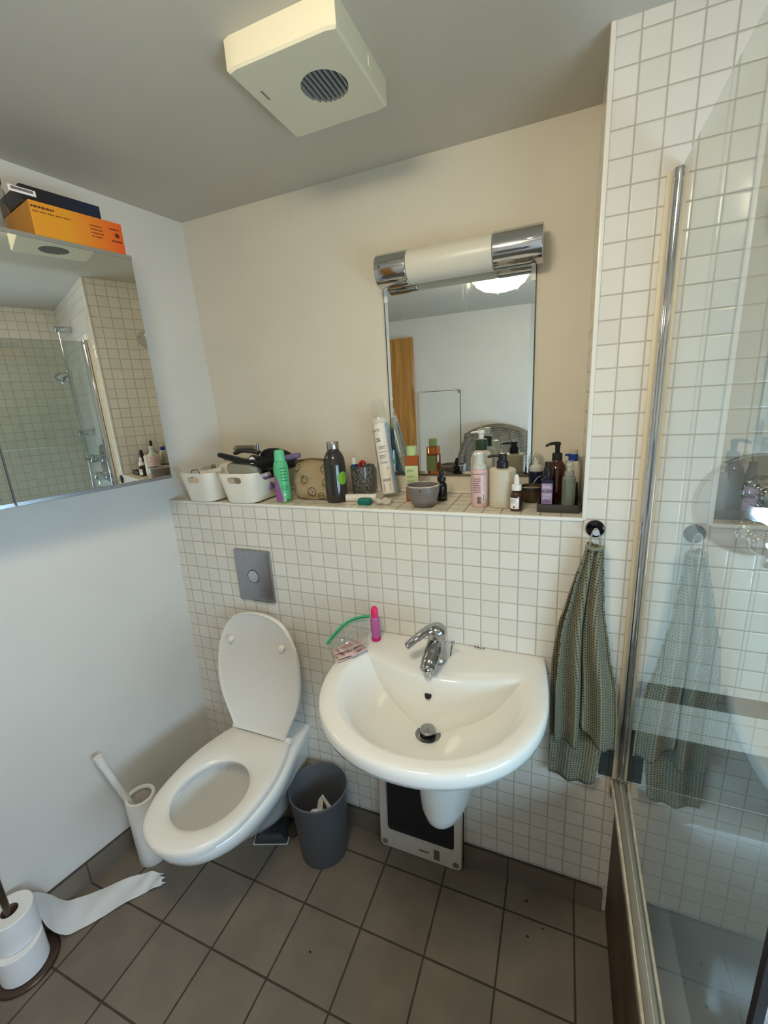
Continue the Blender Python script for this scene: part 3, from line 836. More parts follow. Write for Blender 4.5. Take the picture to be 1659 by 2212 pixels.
def towel():
    def tmat():
        m, nt, p = new_mat('sage_waffle_cotton'); N = nt.nodes.new; L = nt.links.new
        uv = N('ShaderNodeUVMap'); s = N('ShaderNodeSeparateXYZ'); L(uv.outputs[0], s.inputs[0])
        def wv(o, k):
            a = N('ShaderNodeMath'); a.operation = 'MULTIPLY'; a.inputs[1].default_value = k; L(o, a.inputs[0])
            b = N('ShaderNodeMath'); b.operation = 'SINE'; L(a.outputs[0], b.inputs[0])
            c = N('ShaderNodeMath'); c.operation = 'MULTIPLY_ADD'; c.inputs[1].default_value = .5; c.inputs[2].default_value = .5; L(b.outputs[0], c.inputs[0])
            return c.outputs[0]
        k = 2 * PI / .0078
        mx = N('ShaderNodeMath'); mx.operation = 'MULTIPLY'; L(wv(s.outputs[0], k), mx.inputs[0]); L(wv(s.outputs[1], k), mx.inputs[1])
        cr = N('ShaderNodeValToRGB'); cr.color_ramp.elements[0].position = .35; cr.color_ramp.elements[1].position = .85
        cr.color_ramp.elements[0].color = (*srgb(134, 132, 112), 1); cr.color_ramp.elements[1].color = (*srgb(62, 61, 50), 1)
        L(mx.outputs[0], cr.inputs[0]); L(cr.outputs[0], p.inputs['Base Color']); p.inputs['Roughness'].default_value = .95
        p.inputs['Specular IOR Level'].default_value = .1
        iv = N('ShaderNodeMath'); iv.operation = 'SUBTRACT'; iv.inputs[0].default_value = 1; L(mx.outputs[0], iv.inputs[1])
        b = N('ShaderNodeBump'); b.inputs['Strength'].default_value = .9; b.inputs['Distance'].default_value = .0022; L(iv.outputs[0], b.inputs['Height']); L(b.outputs[0], p.inputs['Normal'])
        return m
    mt = tmat()
    t = thing('hand_towel', 'sage green waffle towel hanging from the black chrome hook', 'towel', (1.4025, 0, 1.221))
    O = Vector((1.4025, 0, 1.221))
    def sheet(name, left, right, hem, yfun, nu, nv, label=None):
        # left/right: lists of (z, x); hem(u) -> z of the bottom edge
        def interp(tab, z):
            if z >= tab[0][0]: return tab[0][1]
            for (z0, x0), (z1, x1) in zip(tab, tab[1:]):
                if z0 >= z >= z1:
                    k = (z0 - z) / (z0 - z1); k = k * k * (3 - 2 * k) * .3 + k * .7
                    return x0 + (x1 - x0) * k
            return tab[-1][1]
        bm = bmesh.new(); uvl = bm.loops.layers.uv.new('UVMap')
        g = []
        for j in range(nv + 1):
            row = []
            for i in range(nu + 1):
                u = i / nu; zt = 1.186 + .004 * math.cos(u * PI); zb = hem(u)
                z = zt + (zb - zt) * j / nv
                xl, xr = interp(left, z), interp(right, z)
                x = xl + (xr - xl) * u
                row.append((bm.verts.new(Vector((x, yfun(u, j / nv), z)) - O), [0, zt - z]))
            c_ = nu // 2
            for i in range(c_ + 1, nu + 1): row[i][1][0] = row[i - 1][1][0] + (row[i][0].co - row[i - 1][0].co).xy.length
            for i in range(c_ - 1, -1, -1): row[i][1][0] = row[i + 1][1][0] - (row[i][0].co - row[i + 1][0].co).xy.length
            g.append(row)
        for j in range(nv):
            for i in range(nu):
                q = (g[j][i], g[j][i + 1], g[j + 1][i + 1], g[j + 1][i])
                f = bm.faces.new([a for a, b in q])
                for lp_, (a, b) in zip(f.loops, q): lp_[uvl].uv = b
        me = bpy.data.meshes.new(name); bm.to_mesh(me); bm.free(); me.materials.append(mt)
        for p in me.polygons: p.use_smooth = True
        o = bpy.data.objects.new(name, me); COL.objects.link(o); o.parent = t
        so = o.modifiers.new('thick', 'SOLIDIFY'); so.thickness = .004; so.offset = 0
        return o
    # front panel: three deep folds, a dark crease two-fifths across
    def yf(u, v):
        amp = .008 + .020 * min(1, v * 1.6)
        base = -.034 - .016 * v
        f = math.cos(u * 2 * PI * 2.55 + .6)
        crease = math.exp(-((u - .50 + .10 * v) / .035) ** 2)
        return min(-.007, base - amp * .55 * f + crease * .030 * min(1, v * 1.5))
    def hemf(u):
        c = .41
        if u < c: return .624 - .004 * math.sin(u / c * PI) + .008 * (1 - min(1, u / .12)) ** 2
        k = (u - c) / (1 - c); return .665 - .045 * min(1, k * 1.1) ** .8 + .030 * math.exp(-k * 8)
    sheet('front_fold', [(1.186, 1.384), (1.06, 1.358), (.95, 1.338), (.80, 1.331), (.6, 1.334)],
          [(1.186, 1.421), (1.03, 1.431), (.90, 1.452), (.80, 1.474), (.70, 1.482), (.6, 1.484)], hemf, yf, 90, 60)
    def yb(u, v): return -.014 - .006 * v - .006 * math.cos(u * 2 * PI * 2 + 1)
    def hemb(u): return .470 + .012 * math.sin(u * 5 + .5) + .05 * max(0, u - .45) + .10 * max(0, .15 - u)
    sheet('back_fold', [(1.186, 1.388), (1.05, 1.352), (.95, 1.328), (.85, 1.318), (.45, 1.322)],
          [(1.186, 1.418), (1.0, 1.425), (.8, 1.440), (.6, 1.452), (.45, 1.436)], hemb, yb, 60, 50)
    mesh_obj('hem_band', Tube(catmull([(1.384, -.038, 1.186), (1.392, -.046, 1.184), (1.403, -.048, 1.183), (1.414, -.044, 1.184), (1.421, -.036, 1.187)], 5), .0045, seg=8).__class__ and xform(Tube(catmull([(1.384, -.038, 1.186), (1.392, -.044, 1.184), (1.403, -.046, 1.183), (1.414, -.042, 1.184), (1.421, -.036, 1.187)], 5), .0045, seg=8), Matrix.Translation(-O)), M('sage_hem', srgb(130, 130, 114), .95), t)
    lp_ = catmull([(-.012, -.034, -.038), (-.010, -.033, -.012), (-.004, -.030, .006), (.003, -.030, .006), (.009, -.033, -.012), (.012, -.034, -.038)], 6)
    mesh_obj('hanging_loop', Tube(lp_, .0022, seg=8), M('grey_cord', srgb(150, 150, 138), .8), t)
towel()

# ------------------------------------------------------------------ floor things
def waste_bin():
    t = thing('waste_bin', 'tall grey plastic waste bin on the floor under the washbasin', 'bin', (.582, -.116, 0))
    prof = [(0, 0), (.080, 0), (.083, .004), (.098, .262), (.1015, .266), (.1015, .272), (.0985, .273), (.0955, .266), (.0805, .008), (0, .006)]
    mesh_obj('bin_body', Lathe(prof, seg=48), m_grey_p, t)
    p = thing('crumpled_tissue', 'crumpled white tissue lying low in the grey bin', 'tissue', (.594, -.150, .165))
    mesh_obj('wad', crumple((0, 0, 0), (.038, .032, .024), 3), m_paper, p)
    p2 = thing('paper_sleeve', 'bent white cardboard strip standing up in the grey bin', 'packaging', (.606, -.120, .185))
    pts = [(-.02, -.02, -.03), (-.012, -.005, .035), (-.006, .0, .052), (.022, -.01, .030), (.03, -.016, -.01)]
    mesh_obj('strip', Tube(pts, .010, seg=4, flat=.25, up=(0, 1, 0)), m_white_p, p2, False)
    p3 = thing('crumpled_tissue', 'dark crumpled wrapper at the bottom of the grey bin', 'wrapper', (.578, -.112, .068))
    mesh_obj('wad', crumple((0, 0, 0), (.042, .042, .055), 9), M('dark_wrapper', (.03, .03, .032), .4), p3)
    p4 = thing('crumpled_tissue', 'white tissue wad beside the dark wrapper in the bin', 'tissue', (.561, -.158, .15))
    mesh_obj('wad', crumple((0, 0, 0), (.026, .022, .018), 15), m_paper, p4)
waste_bin()

def scale():
    t = thing('bathroom_scale', 'white bathroom scale with black face leaning against the wall below the washbasin', 'scale', (.918, -.032, 0.0))
    tilt = Matrix.Rotation(math.radians(-4.0), 4, 'X')
    T_ = tilt
    def ring(hx, z0, z1, r, y): 
        c = (z0 + z1) / 2; hz = (z1 - z0) / 2
        return [(x, y, c + z) for x, z in rrect(hx, hz, r)]
    bm = bmesh.new()
    loft(bm, [ring(.145, 0.002, .300, .016, .016), ring(.148, .0, .303, .018, .012), ring(.148, .0, .303, .018, -.004), ring(.145, .003, .300, .016, -.008), ring(.122, .066, .282, .012, -.008), ring(.120, .068, .280, .012, .004)], True, True)
    wh = M('off_white_scale', srgb(206, 196, 184), .4)
    mesh_obj('platform', xform(bm, T_), wh, t, True, 30)
    bm = bmesh.new(); loft(bm, [ring(.1195, .0685, .2795, .012, .0036), ring(.1195, .0685, .2795, .012, .0005)], True, True)
    mesh_obj('black_face', xform(bm, T_), m_black, t, False)
    bm = bmesh.new(); loft(bm, [ring(.150, -.0, .304, .018, .020), ring(.150, -.0, .304, .018, .0125)], True, True)
    mesh_obj('dark_back', xform(bm, T_), m_black_m, t, False)
    for x in (-.128, .128):
        mesh_obj('foot_pad', xform(Lathe([(.0105, 0), (.0105, .002), (.007, .003), (0, .003)], seg=20), T_ @ align((x, -.008, .022), (0, -1, 0))), M('grey_pad', srgb(120, 116, 106), .6), t)
    mesh_obj('battery_cover', xform(Box(.052, .072, -.0092, -.0078, .016, .055), T_), M('green_grey_cover', srgb(96, 100, 84), .5), t, False)
    mesh_obj('small_label', xform(Box(.0, .034, -.0088, -.0078, .030, .037), T_), M('brown_grey_label', srgb(120, 108, 98), .6), t, False)
scale()

def toilet_brush():
    t = thing('toilet_brush', 'white toilet brush holder with leaning handle beside the toilet', 'toilet brush', (.004, -.352, 0))
    prof = [(0, 0), (.046, 0), (.048, .003), (.048, .266), (.0465, .270), (.038, .271), (.0355, .268), (.0355, .262), (.044, .258), (.044, .01), (0, .008)]
    mesh_obj('holder', Lathe(prof, seg=40), m_white_p, t)
    mesh_obj('handle', Tube([(.0, .002, .05), (-.022, -.016, .22), (-.062, -.062, .455)], [.007, .0105, .0118], seg=14), m_white_p, t)
    mesh_obj('handle_tip', Tube([(-.058, -.057, .432), (-.063, -.063, .470)], [.0132, .0125], seg=14), m_white_p, t)
    mesh_obj('brush_head', Lathe(rounded([(0, .012), (.026, .02), (.028, .07), (0, .09)], .008), seg=20), M('dark_bristles', (.02, .02, .022), .9), t)
    mesh_obj('inner_clip', Box(.012, .022, .012, .032, .16, .24, bev=.002), m_black, t)
toilet_brush()

def roll_mesh(r0, r1, h, seed):
    r = random.Random(seed)
    prof = [(r0, .001), (r1 - .002, 0), (r1, .002), (r1, h - .002), (r1 - .002, h), (r0, h - .001)]
    bm = bmesh.new(); seg = 40
    rings = [[(rr * math.cos(2 * PI * i / seg), rr * math.sin(2 * PI * i / seg), z) for i in range(seg)] for rr, z in prof]
    rings.append(rings[0])
    loft(bm, rings, False, False); bmesh.ops.remove_doubles(bm, verts=bm.verts[:], dist=1e-6)
    return bm
def paper_stand():
    bx, by = -.082, -.722
    t = thing('toilet_roll_stand', 'bronze metal toilet roll stand on the floor by the left wall', 'toilet roll stand', (bx, by, 0))
    brz = M('bronze_metal', srgb(96, 80, 68), .35, .8)
    mesh_obj('stand_base', Lathe(rounded([(0, 0), (.080, 0), (.082, .004), (.079, .010), (0, .012)], .003), seg=48), brz, t)
    mesh_obj('pole', Tube([(0, 0, .010), (0, 0, .52)], .0085, seg=16), brz, t)
    mesh_obj('pole_knob', Lathe([(.009, .52), (.015, .53), (.013, .545), (0, .55)], seg=20), brz, t)
    a = thing('toilet_roll', 'lower white toilet roll at the bottom of the bronze stand', 'toilet roll', (bx + .004, by - .004, .012), 0, 'toilet rolls on the stand')
    mesh_obj('paper', roll_mesh(.021, .058, .095, 1), m_paper, a)
    mesh_obj('core', Lathe([(.0212, .002), (.0212, .093), (.0200, .093), (.0200, .002)], seg=30, cap0=False, cap1=False), M('brown_card', srgb(120, 100, 80), .8), a)
    b = thing('toilet_roll', 'upper white toilet roll on the bronze stand, its paper trailing', 'toilet roll', (bx - .008, by + .006, .108), 0, 'toilet rolls on the stand')
    mesh_obj('paper', roll_mesh(.021, .055, .098, 2), m_paper, b)
    mesh_obj('core', Lathe([(.0212, .002), (.0212, .096), (.0200, .096), (.0200, .002)], seg=30, cap0=False, cap1=False), M('brown_card', srgb(120, 100, 80), .8), b)
    # the trailing strip, hanging down and running across the floor
    e1 = catmull([(-.082, -.661, .200), (-.112, -.634, .150), (-.140, -.600, .075), (-.128, -.566, .010), (-.07, -.505, .004), (.01, -.428, .004), (.05, -.404, .006), (.092, -.396, .010)], 8)
    e2 = catmull([(-.064, -.667, .112), (-.055, -.664, .080), (-.046, -.648, .030), (-.024, -.617, .003), (.015, -.560, .004), (.07, -.480, .003), (.10, -.446, .005), (.126, -.420, .008)], 8)
    bm = bmesh.new(); rows = []
    for i, (p, q) in enumerate(zip(e1, e2)):
        row = []
        for j in range(9):
            v = p.lerp(q, j / 8)
            v.z += .003 * math.sin(i * .55 + j * .8) * (1 if v.z < .02 else .3)
            if i == len(e1) - 1: v += Vector((.009, .006, 0)) * math.sin(j * 2.1)
            v.z = max(v.z, .0022)
            row.append(bm.verts.new(v - Vector((bx - .008, by + .006, .108))))
        rows.append(row)
    for a_, b_ in zip(rows, rows[1:]):
        for j in range(8): bm.faces.new((a_[j], a_[j + 1], b_[j + 1], b_[j]))
    mesh_obj('trailing_strip', bm, M('thin_tissue', srgb(232, 234, 236), .9, bump=.2, bscale=90), b)
paper_stand()

def floor_bits():
    p = thing('plastic_packet', 'dark plastic packet with white edge lying on the floor under the toilet', 'packet', (.372, -.135, 0))
    bm = bmesh.new()
    R_ = []
    for k, z in ((1, .002), (1.0, .006), (.9, .022), (.6, .034)):
        R_.append([(x * k, y * k, z + .004 * math.sin(x * 90 + y * 50)) for x, y in rrect(.062, .046, .006, 3)])
    loft(bm, R_, True, True)
    mesh_obj('packet_body', xform(bm, Matrix.Rotation(.35, 4, 'Z')), M('dark_film', (.045, .048, .055), .3), p)
    bm = bmesh.new(); loft(bm, [[(x, y, .0015) for x, y in rrect(.065, .049, .004, 2)], [(x, y, .0035) for x, y in rrect(.065, .049, .004, 2)]], True, True)
    mesh_obj('white_border', xform(bm, Matrix.Rotation(.35, 4, 'Z')), m_white_p, p, False, 30)
    d = mesh_obj('dust_ball', crumple((.445, -.10, .014), (.026, .03, .014), 33, amp=.5), M('grey_dust', srgb(70, 62, 54), 1.0, noise=.4, nscale=160))
    tag(d, 'grey ball of dust on the floor between toilet and bin', 'dust')
    for k, (x, y, sx, lab) in enumerate(((.697, -.405, .004, 'small dark speck alone in the middle of a floor tile'), (1.285, -.150, .004, 'dark crumb on the floor nearest the bath panel'), (1.275, -.055, .005, 'dark crumb lying close to the grey baseboard'), (1.325, -.115, .003, 'dark crumb on the floor between two others'), (1.21, -.045, .004, 'dark crumb on the floor tile joint right of the scale'))):
        o = mesh_obj('floor_crumb', crumple((x, y, .0022), (sx, sx * .6, .0022), 50 + k, sub=1), M('dark_crumb', srgb(38, 30, 24), .9))
        tag(o, lab, 'crumb', 'dark crumbs on the floor')
floor_bits()

# ------------------------------------------------------------------ things on the washbasin
def pink_bottle():
    t = thing('travel_bottle', 'small translucent pink bottle standing on the back left of the washbasin', 'bottle', (.816, -.052, .845))
    pk = M('pink_plastic', srgb(226, 60, 150), .25, trans=.35, noise=.06, nscale=80)
    hot = M('hot_pink_cap', srgb(226, 44, 110), .35)
    mesh_obj('bottle_body', Lathe(rounded([(0, 0), (.0135, 0), (.0140, .012), (.0125, .016), (.0135, .03), (.0145, .05), (.0140, .072), (.010, .082), (0, .083)], .003), seg=28), M('pink_bottle_body', srgb(206, 110, 178), .2, trans=.3), t)
    mesh_obj('bottle_base', Lathe(rounded([(0, -.0002), (.0142, -.0002), (.0148, .012), (.0142, .0135), (0, .0135)], .002), seg=28), M('deep_pink', srgb(196, 20, 110), .25), t)
    mesh_obj('cap', Lathe(rounded([(0, .078), (.0112, .078), (.0112, .103), (.006, .112), (0, .1125)], .002), seg=10), hot, t, True, 25)
pink_bottle()
def zip_bag():
    # the sachets pile in the bag's belly and its clear film slumps over the basin's left corner
    t = thing('zip_bag', 'clear zip bag with a green seal slumped on the washbasin left corner', 'bag', (.766, -.140, .845))
    O = Vector((.766, -.140, .845))
    ax = Vector((.68, .733, 0)).normalized()    # along the zipper, left-front to right-back
    nrm = Vector((-.733, .68, 0)).normalized()  # toward the wall
    def zipp(u):                                # u in -1..1 along the seal
        k = (u + 1) / 2
        return ax * (-.060 + .140 * k) + nrm * (.016 + .006 * math.sin(PI * k)) + Vector((0, 0, .038 + .050 * k + .022 * math.sin(PI * k)))
    bm = bmesh.new()
    nu, nv = 24, 18
    for side in (-1, 1):
        rows = []
        for j in range(nv + 1):
            v = j / nv
            row = []
            for i in range(nu + 1):
                u = i / nu * 2 - 1
                base = ax * (u * .052) + nrm * -.012 + Vector((0, 0, .002))
                p = base.lerp(zipp(u), v)
                bul = .036 * math.sin(PI * min(1, v * .97 + .03)) ** .7 * (1 - abs(u) ** 3) * (1 - .6 * v)
                cr = (math.sin(u * 13 + v * 9 + side) + math.sin(u * 7 - v * 17) + .7 * math.sin(u * 29 + v * 21 * side)) * .0024 * math.sin(PI * v)
                q = p + nrm * (side * bul + cr)
                q.z = max(q.z, .0012)
                row.append(bm.verts.new(q))
            rows.append(row)
        for a, b in zip(rows, rows[1:]):
            for i in range(nu):
                f = (a[i], a[i + 1], b[i + 1], b[i]); bm.faces.new(f if side > 0 else f[::-1])
    bmesh.ops.remove_doubles(bm, verts=bm.verts[:], dist=.0008)
    mesh_obj('film', bm, m_film, t, True, 25)
    mesh_obj('zip_seal', Tube([tuple(zipp(i / 10 - 1)) for i in range(21)], .0052, seg=8, flat=.3, up=(nrm.x, nrm.y, 0)), M('green_zip', srgb(40, 142, 84), .4), t)
    mesh_obj('green_band', Tube([tuple(zipp(i / 10 - 1) * .88 + nrm * .002) for i in range(21)], .0012, seg=6), M('pale_green_band', srgb(120, 176, 146), .4), t)
    pk = M('pink_sachet', srgb(226, 196, 192), .5, noise=.2, nscale=120); pd = M('sachet_print', srgb(172, 92, 98), .5)
    lay = [(-.018, -.012, .002, .1), (.010, -.004, .0055, -.15), (.020, -.014, .009, .3), (-.014, -.016, .0125, .05), (.004, -.010, .016, .2), (-.020, .000, .0195, -.1), (.016, .002, .023, .35), (-.006, -.004, .0265, .15)]
    words = ['lowest', 'second lowest', 'third from the bottom', 'fourth from the bottom', 'fourth from the top', 'third from the top', 'second from the top', 'topmost']
    order = sorted(range(8), key=lambda k: lay[k][2])
    for rank, k in enumerate(order):
        a, b, z, rz = lay[k]
        p = O + ax * a + nrm * (b - .006) + Vector((0, 0, z))
        s = thing('sachet', 'small pink printed sachet inside the clear zip bag, ' + words[rank] + ' of the pile', 'sachet', tuple(p), math.atan2(ax.y, ax.x) + rz, 'pink sachets in the zip bag')
        mesh_obj('sachet_body', Box(-.029, .029, -.013, .013, 0, .0028, bev=.0008), pk, s, False)
        print_obj('sachet_print', shift(dashes(.034, .012, 3, k, .4), 0, 0), lambda u, v: (u, v, .0031), pd, s)
zip_bag()

# ------------------------------------------------------------------ the ledge: baskets and hair tools
def basket(x, rz, label):
    t = thing('storage_basket', label, 'basket', (x, .098, LZ + .0035), rz, 'white baskets on the ledge')
    n_ = 6
    hxb, hyb, hxt, hyt, h = .060, .108, .079, .122, .103
    def rim(k, inset, top=False):
        hx = hxb + (hxt - hxb) * k - inset; hy = hyb + (hyt - hyb) * k - inset
        pts = []
        base = rrect(hx, hy, .034, 8)
        # subdivide the straight sides
        out = []
        for a, b in zip(base, base[1:] + base[:1]):
            L_ = math.hypot(b[0] - a[0], b[1] - a[1]); m = max(1, int(L_ / .012))
            for q in range(m): out.append((a[0] + (b[0] - a[0]) * q / m, a[1] + (b[1] - a[1]) * q / m))
        return out
    def height(y, k):
        e = min(1, max(0, (abs(y) - .058) / .034)); e = e * e * (3 - 2 * e)
        return (.072 + (h - .072) * e) * k
    base = rim(0, 0); N0 = None
    rings = []
    # equal counts: resample every ring to 96 points
    def resample(pts, m=104):
        P = pts + [pts[0]]; d = [0]
        for a, b in zip(P, P[1:]): d.append(d[-1] + math.hypot(b[0] - a[0], b[1] - a[1]))
        out = []
        for i in range(m):
            s = d[-1] * i / m
            k = max(j for j in range(len(d)) if d[j] <= s + 1e-9); k = min(k, len(P) - 2)
            f = (s - d[k]) / max(1e-9, d[k + 1] - d[k]); out.append((P[k][0] + (P[k + 1][0] - P[k][0]) * f, P[k][1] + (P[k + 1][1] - P[k][1]) * f))
        return out
    def R_(k, inset, z=None):
        pts = resample(rim(k, inset))
        return [(px, py, (height(py, k) if z is None else z)) for px, py in pts]
    rings = [R_(0, .006, 0), R_(0, .001, .002), R_(.1, 0), R_(.4, 0), R_(.7, 0), R_(.97, 0), R_(1, .001), R_(.97, .0025), R_(.6, .0025), R_(.2, .0025), R_(.06, .003), R_(.03, .010, .004)]
    bm = bmesh.new(); loft(bm, rings, True, True)
    o = mesh_obj('basket_body', bm, M('white_basket_plastic', srgb(232, 228, 216), .35), t, True, 50)
    # handle slots cut through both short ends
    cb = bmesh.new()
    for s in (-1, 1):
        pr = [(px, s * .20, .080 + pz) for px, pz in rrect(.028, .0105, .0103, 6)]; pq = [(px, s * .06, .080 + pz) for px, pz in rrect(.028, .0105, .0103, 6)]
        loft(cb, [pr, pq])
    bmesh.ops.recalc_face_normals(cb, faces=cb.faces[:])
    me = bpy.data.meshes.new('cut'); cb.to_mesh(me); cb.free(); c = bpy.data.objects.new('cut', me); COL.objects.link(c)
    md = o.modifiers.new('b', 'BOOLEAN'); md.object = c; md.operation = 'DIFFERENCE'; md.solver = 'EXACT'
    par = o.parent; o.parent = None
    dg = bpy.context.evaluated_depsgraph_get(); dg.update()
    nm = bpy.data.meshes.new_from_object(o.evaluated_get(dg))
    o.modifiers.clear(); o.data = nm; o.parent = par
    for p in nm.polygons: p.use_smooth = True
    nm.set_sharp_from_angle(angle=math.radians(35))
    bpy.data.objects.remove(c)
    return t
basket(.153, math.radians(-3), 'white plastic basket of tubes at the far left of the ledge')
basket(.322, math.radians(2), 'white plastic basket holding hair tools, left of the green spray can')

def left_basket_items():
    t = thing('cream_tube', 'white cream tube with black print sticking out of the left basket', 'tube', (.112, .085, 1.318), math.radians(8))
    tb = M('white_tube', srgb(236, 232, 220), .4)
    mesh_obj('tube_body', Tube([(-.055, 0, .0), (-.03, 0, .012), (.06, .01, .024)], [.016, .017, .012], seg=16, flat=.8), tb, t)
    mesh_obj('printed_bands', xform(poly_mesh(shift(dashes(.05, .02, 4, 21, .35), 0, 0), lambda u, v: (u, v, 0)), Matrix.Translation((.008, -.006, .036)) @ Matrix.Rotation(math.radians(35), 4, 'X') @ Matrix.Rotation(math.radians(-8), 4, 'Y')), m_print, t, False)
    t = thing('cream_tube', 'white flip-cap tube lying behind the printed tube in the left basket', 'tube', (.150, .15, 1.30), math.radians(20))
    mesh_obj('tube_body', Tube([(-.05, 0, .0), (.05, 0, .020)], [.013, .017], seg=16), tb, t)
    t = thing('small_jar', 'small grey-green capped tube poking up from the left basket', 'tube', (.105, .13, 1.325))
    mesh_obj('tube_body', Tube([(-.03, 0, -.05), (.0, 0, .03)], .009, seg=14), M('grey_green_tube', srgb(128, 126, 110), .4), t)
    t = thing('cable', 'thin grey cable looping over the rim of the left basket', 'cable', (.085, .05, 1.33))
    mesh_obj('cable_cord', Tube(catmull([(-.012, 0, -.03), (-.014, 0, .012), (.004, .0, .020), (.022, 0, .016), (.03, .01, -.03)], 6), .0018, seg=8), M('grey_cable', srgb(110, 106, 92), .6), t)
    # filling that carries them
    t = thing('toiletry_pack', 'pale paper packet filling the bottom of the left basket', 'packet', (.153, .098, LZ + .0085))
    mesh_obj('packet_body', Box(-.050, .050, -.085, .085, 0, .052, bev=.01), M('pale_packet', srgb(214, 208, 194), .6), t)
left_basket_items()

def right_basket_items():
    t = thing('wash_pouch', 'pale grey-green pouch standing in the right basket under the hair tools', 'pouch', (.300, .125, LZ + .009))
    bm = bmesh.new(); R_ = []
    for z, hx, hy in ((0, .045, .050), (.02, .050, .054), (.07, .062, .06), (.10, .066, .058), (.112, .066, .05), (.116, .06, .04)):
        R_.append([(x - .022 * z / .1, y, z) for x, y in rrect(hx, hy, .02)])
    loft(bm, R_, True, True)
    mesh_obj('pouch_body', bm, M('grey_green_cloth', srgb(158, 162, 150), .6), t)
    t = thing('small_carton', 'purple and white carton tucked at the right side of the basket', 'box', (.365, .078, LZ + .050), math.radians(15))
    mesh_obj('carton_body', xform(Box(-.034, .034, -.014, .014, -.02, .038, bev=.001), Matrix.Rotation(math.radians(-14), 4, 'Y')), M('purple_carton', srgb(104, 84, 134), .5), t, False)
    mesh_obj('white_band', xform(Box(-.0345, .0345, -.0145, .0145, .026, .0385, bev=.001), Matrix.Rotation(math.radians(-14), 4, 'Y')), M('pale_band', srgb(190, 186, 192), .5), t, False)
    # straightener: two hinged arms with a white round badge at the joint
    t = thing('hair_straightener', 'black hair straightener with a white round badge lying across the basket', 'hair straightener', (.268, .085, 1.375))
    bk = M('black_gloss_plastic', (.015, .015, .017), .25)
    for y, dz, n_ in ((-.010, .004, 0), (.014, -.008, 1)):
        mesh_obj('arm', Tube(catmull([(-.078, y, .022 + dz), (-.03, y, .013 + dz), (.03, y, .0 + dz), (.082, y, -.001 + dz)], 5), [.009] + [.0115] * 7 + [.012] * 7 + [.0125], seg=14, flat=.8), bk, t)
    mesh_obj('hinge', xform(Lathe(rounded([(0, -.016), (.0185, -.016), (.0185, .016), (0, .016)], .003), seg=24), align((.070, 0, .004), (0, -1, .15))), bk, t)
    mesh_obj('badge', xform(Lathe([(.0125, 0), (.0125, .0018), (0, .002)], seg=24), align((.070, -.0165, .0065), (0, -1, .15))), M('badge_white', srgb(232, 232, 228), .4), t)
    print_obj('badge_print', dashes(.014, .004, 1, 4, .6), plane((.070, -.0190, .0068), (1, 0, 0), (0, .15, 1)), m_print, t)
    # vented brush with grey bristles
    t = thing('hair_brush', 'black brush with rows of grey bristles, lying highest in the basket', 'hairbrush', (.262, .128, 1.405))
    bm = bmesh.new(); tube(bm, catmull([(-.046, 0, -.006), (-.01, 0, .004), (.04, .0, .0), (.062, .0, -.004)], 5), [.008] + [.016] * 13 + [.014, .01], seg=14, flat=.5)
    mesh_obj('brush_back', bm, M('grey_brush_back', srgb(66, 60, 54), .5), t)
    br = bmesh.new()
    for i in range(16):
        for j in range(5):
            x = -.040 + i * .0055; a = math.radians(-60 + j * 30)
            tube(br, [(x, .0, .002), (x + .001, -.022 * math.sin(a) , .004 + .020 * math.cos(a))], .0009, seg=4)
    b_ = mesh_obj('bristles', br, M('grey_bristles', srgb(92, 84, 74), .7), t, False)
    mesh_obj('brush_stem', Tube([(.055, 0, -.012), (.060, 0, .028)], .005, seg=12), m_chrome_d, t)
    # round brush
    t = thing('round_brush', 'round brush of dense black bristles with a purple handle end', 'hairbrush', (.397, .088, 1.376))
    bm = bmesh.new(); r = random.Random(8)
    d = Vector((1, .18, .16)).normalized(); a1 = d.orthogonal().normalized(); a2 = d.cross(a1)
    for i in range(22):
        for j in range(14):
            s = -.042 + i * .0036; an = 2 * PI * (j + .5 * (i % 2)) / 14
            o_ = a1 * math.cos(an) + a2 * math.sin(an)
            tube(bm, [tuple(d * s + o_ * .006), tuple(d * s + o_ * (.025 + r.uniform(-.002, .002)))], .0008, seg=3)
    mesh_obj('bristles', bm, m_black_m, t, False)
    mesh_obj('barrel', Tube([tuple(d * -.048), tuple(d * .045)], .0135, seg=18), M('dark_barrel', (.02, .02, .02), .6), t)
    mesh_obj('handle', Tube([tuple(d * .04), tuple(d * .095), tuple(d * .112)], [.0085, .0095, .0085], seg=16), M('purple_handle', srgb(118, 104, 142), .4), t)
    mesh_obj('handle_hole', Tube([tuple(d * .1118), tuple(d * .1125)], .003, seg=10), m_black, t)
    # paddle brush at the back
    t = thing('paddle_brush', 'large flat black paddle brush leaning behind the other brushes', 'hairbrush', (.372, .172, 1.365))
    ring = [(.078 * math.cos(2 * PI * i / 36), .036 * math.sin(2 * PI * i / 36)) for i in range(36)]
    bm = bmesh.new(); loft(bm, [[(x * k, -y_, z * k) for x, z in ring] for k, y_ in ((.92, -.008), (1, -.004), (1, .004), (.92, .008))], True, True)
    RM = Matrix.Rotation(math.radians(12), 4, 'Y') @ Matrix.Rotation(math.radians(-20), 4, 'X')
    mesh_obj('paddle', xform(bm, Matrix.Translation((0, 0, .008)) @ RM), bk, t, True, 30)
    mesh_obj('handle', xform(Tube([(-.07, 0, 0), (-.12, 0, -.022), (-.155, 0, -.045)], [.013, .010, .011], seg=14), Matrix.Translation((0, 0, .008))), bk, t)
    # dark comb filling below the brushes
    t = thing('hair_clip', 'black claw clip filling the gap beneath the round brush', 'hair clip', (.368, .118, LZ + .065))
    bm = bmesh.new()
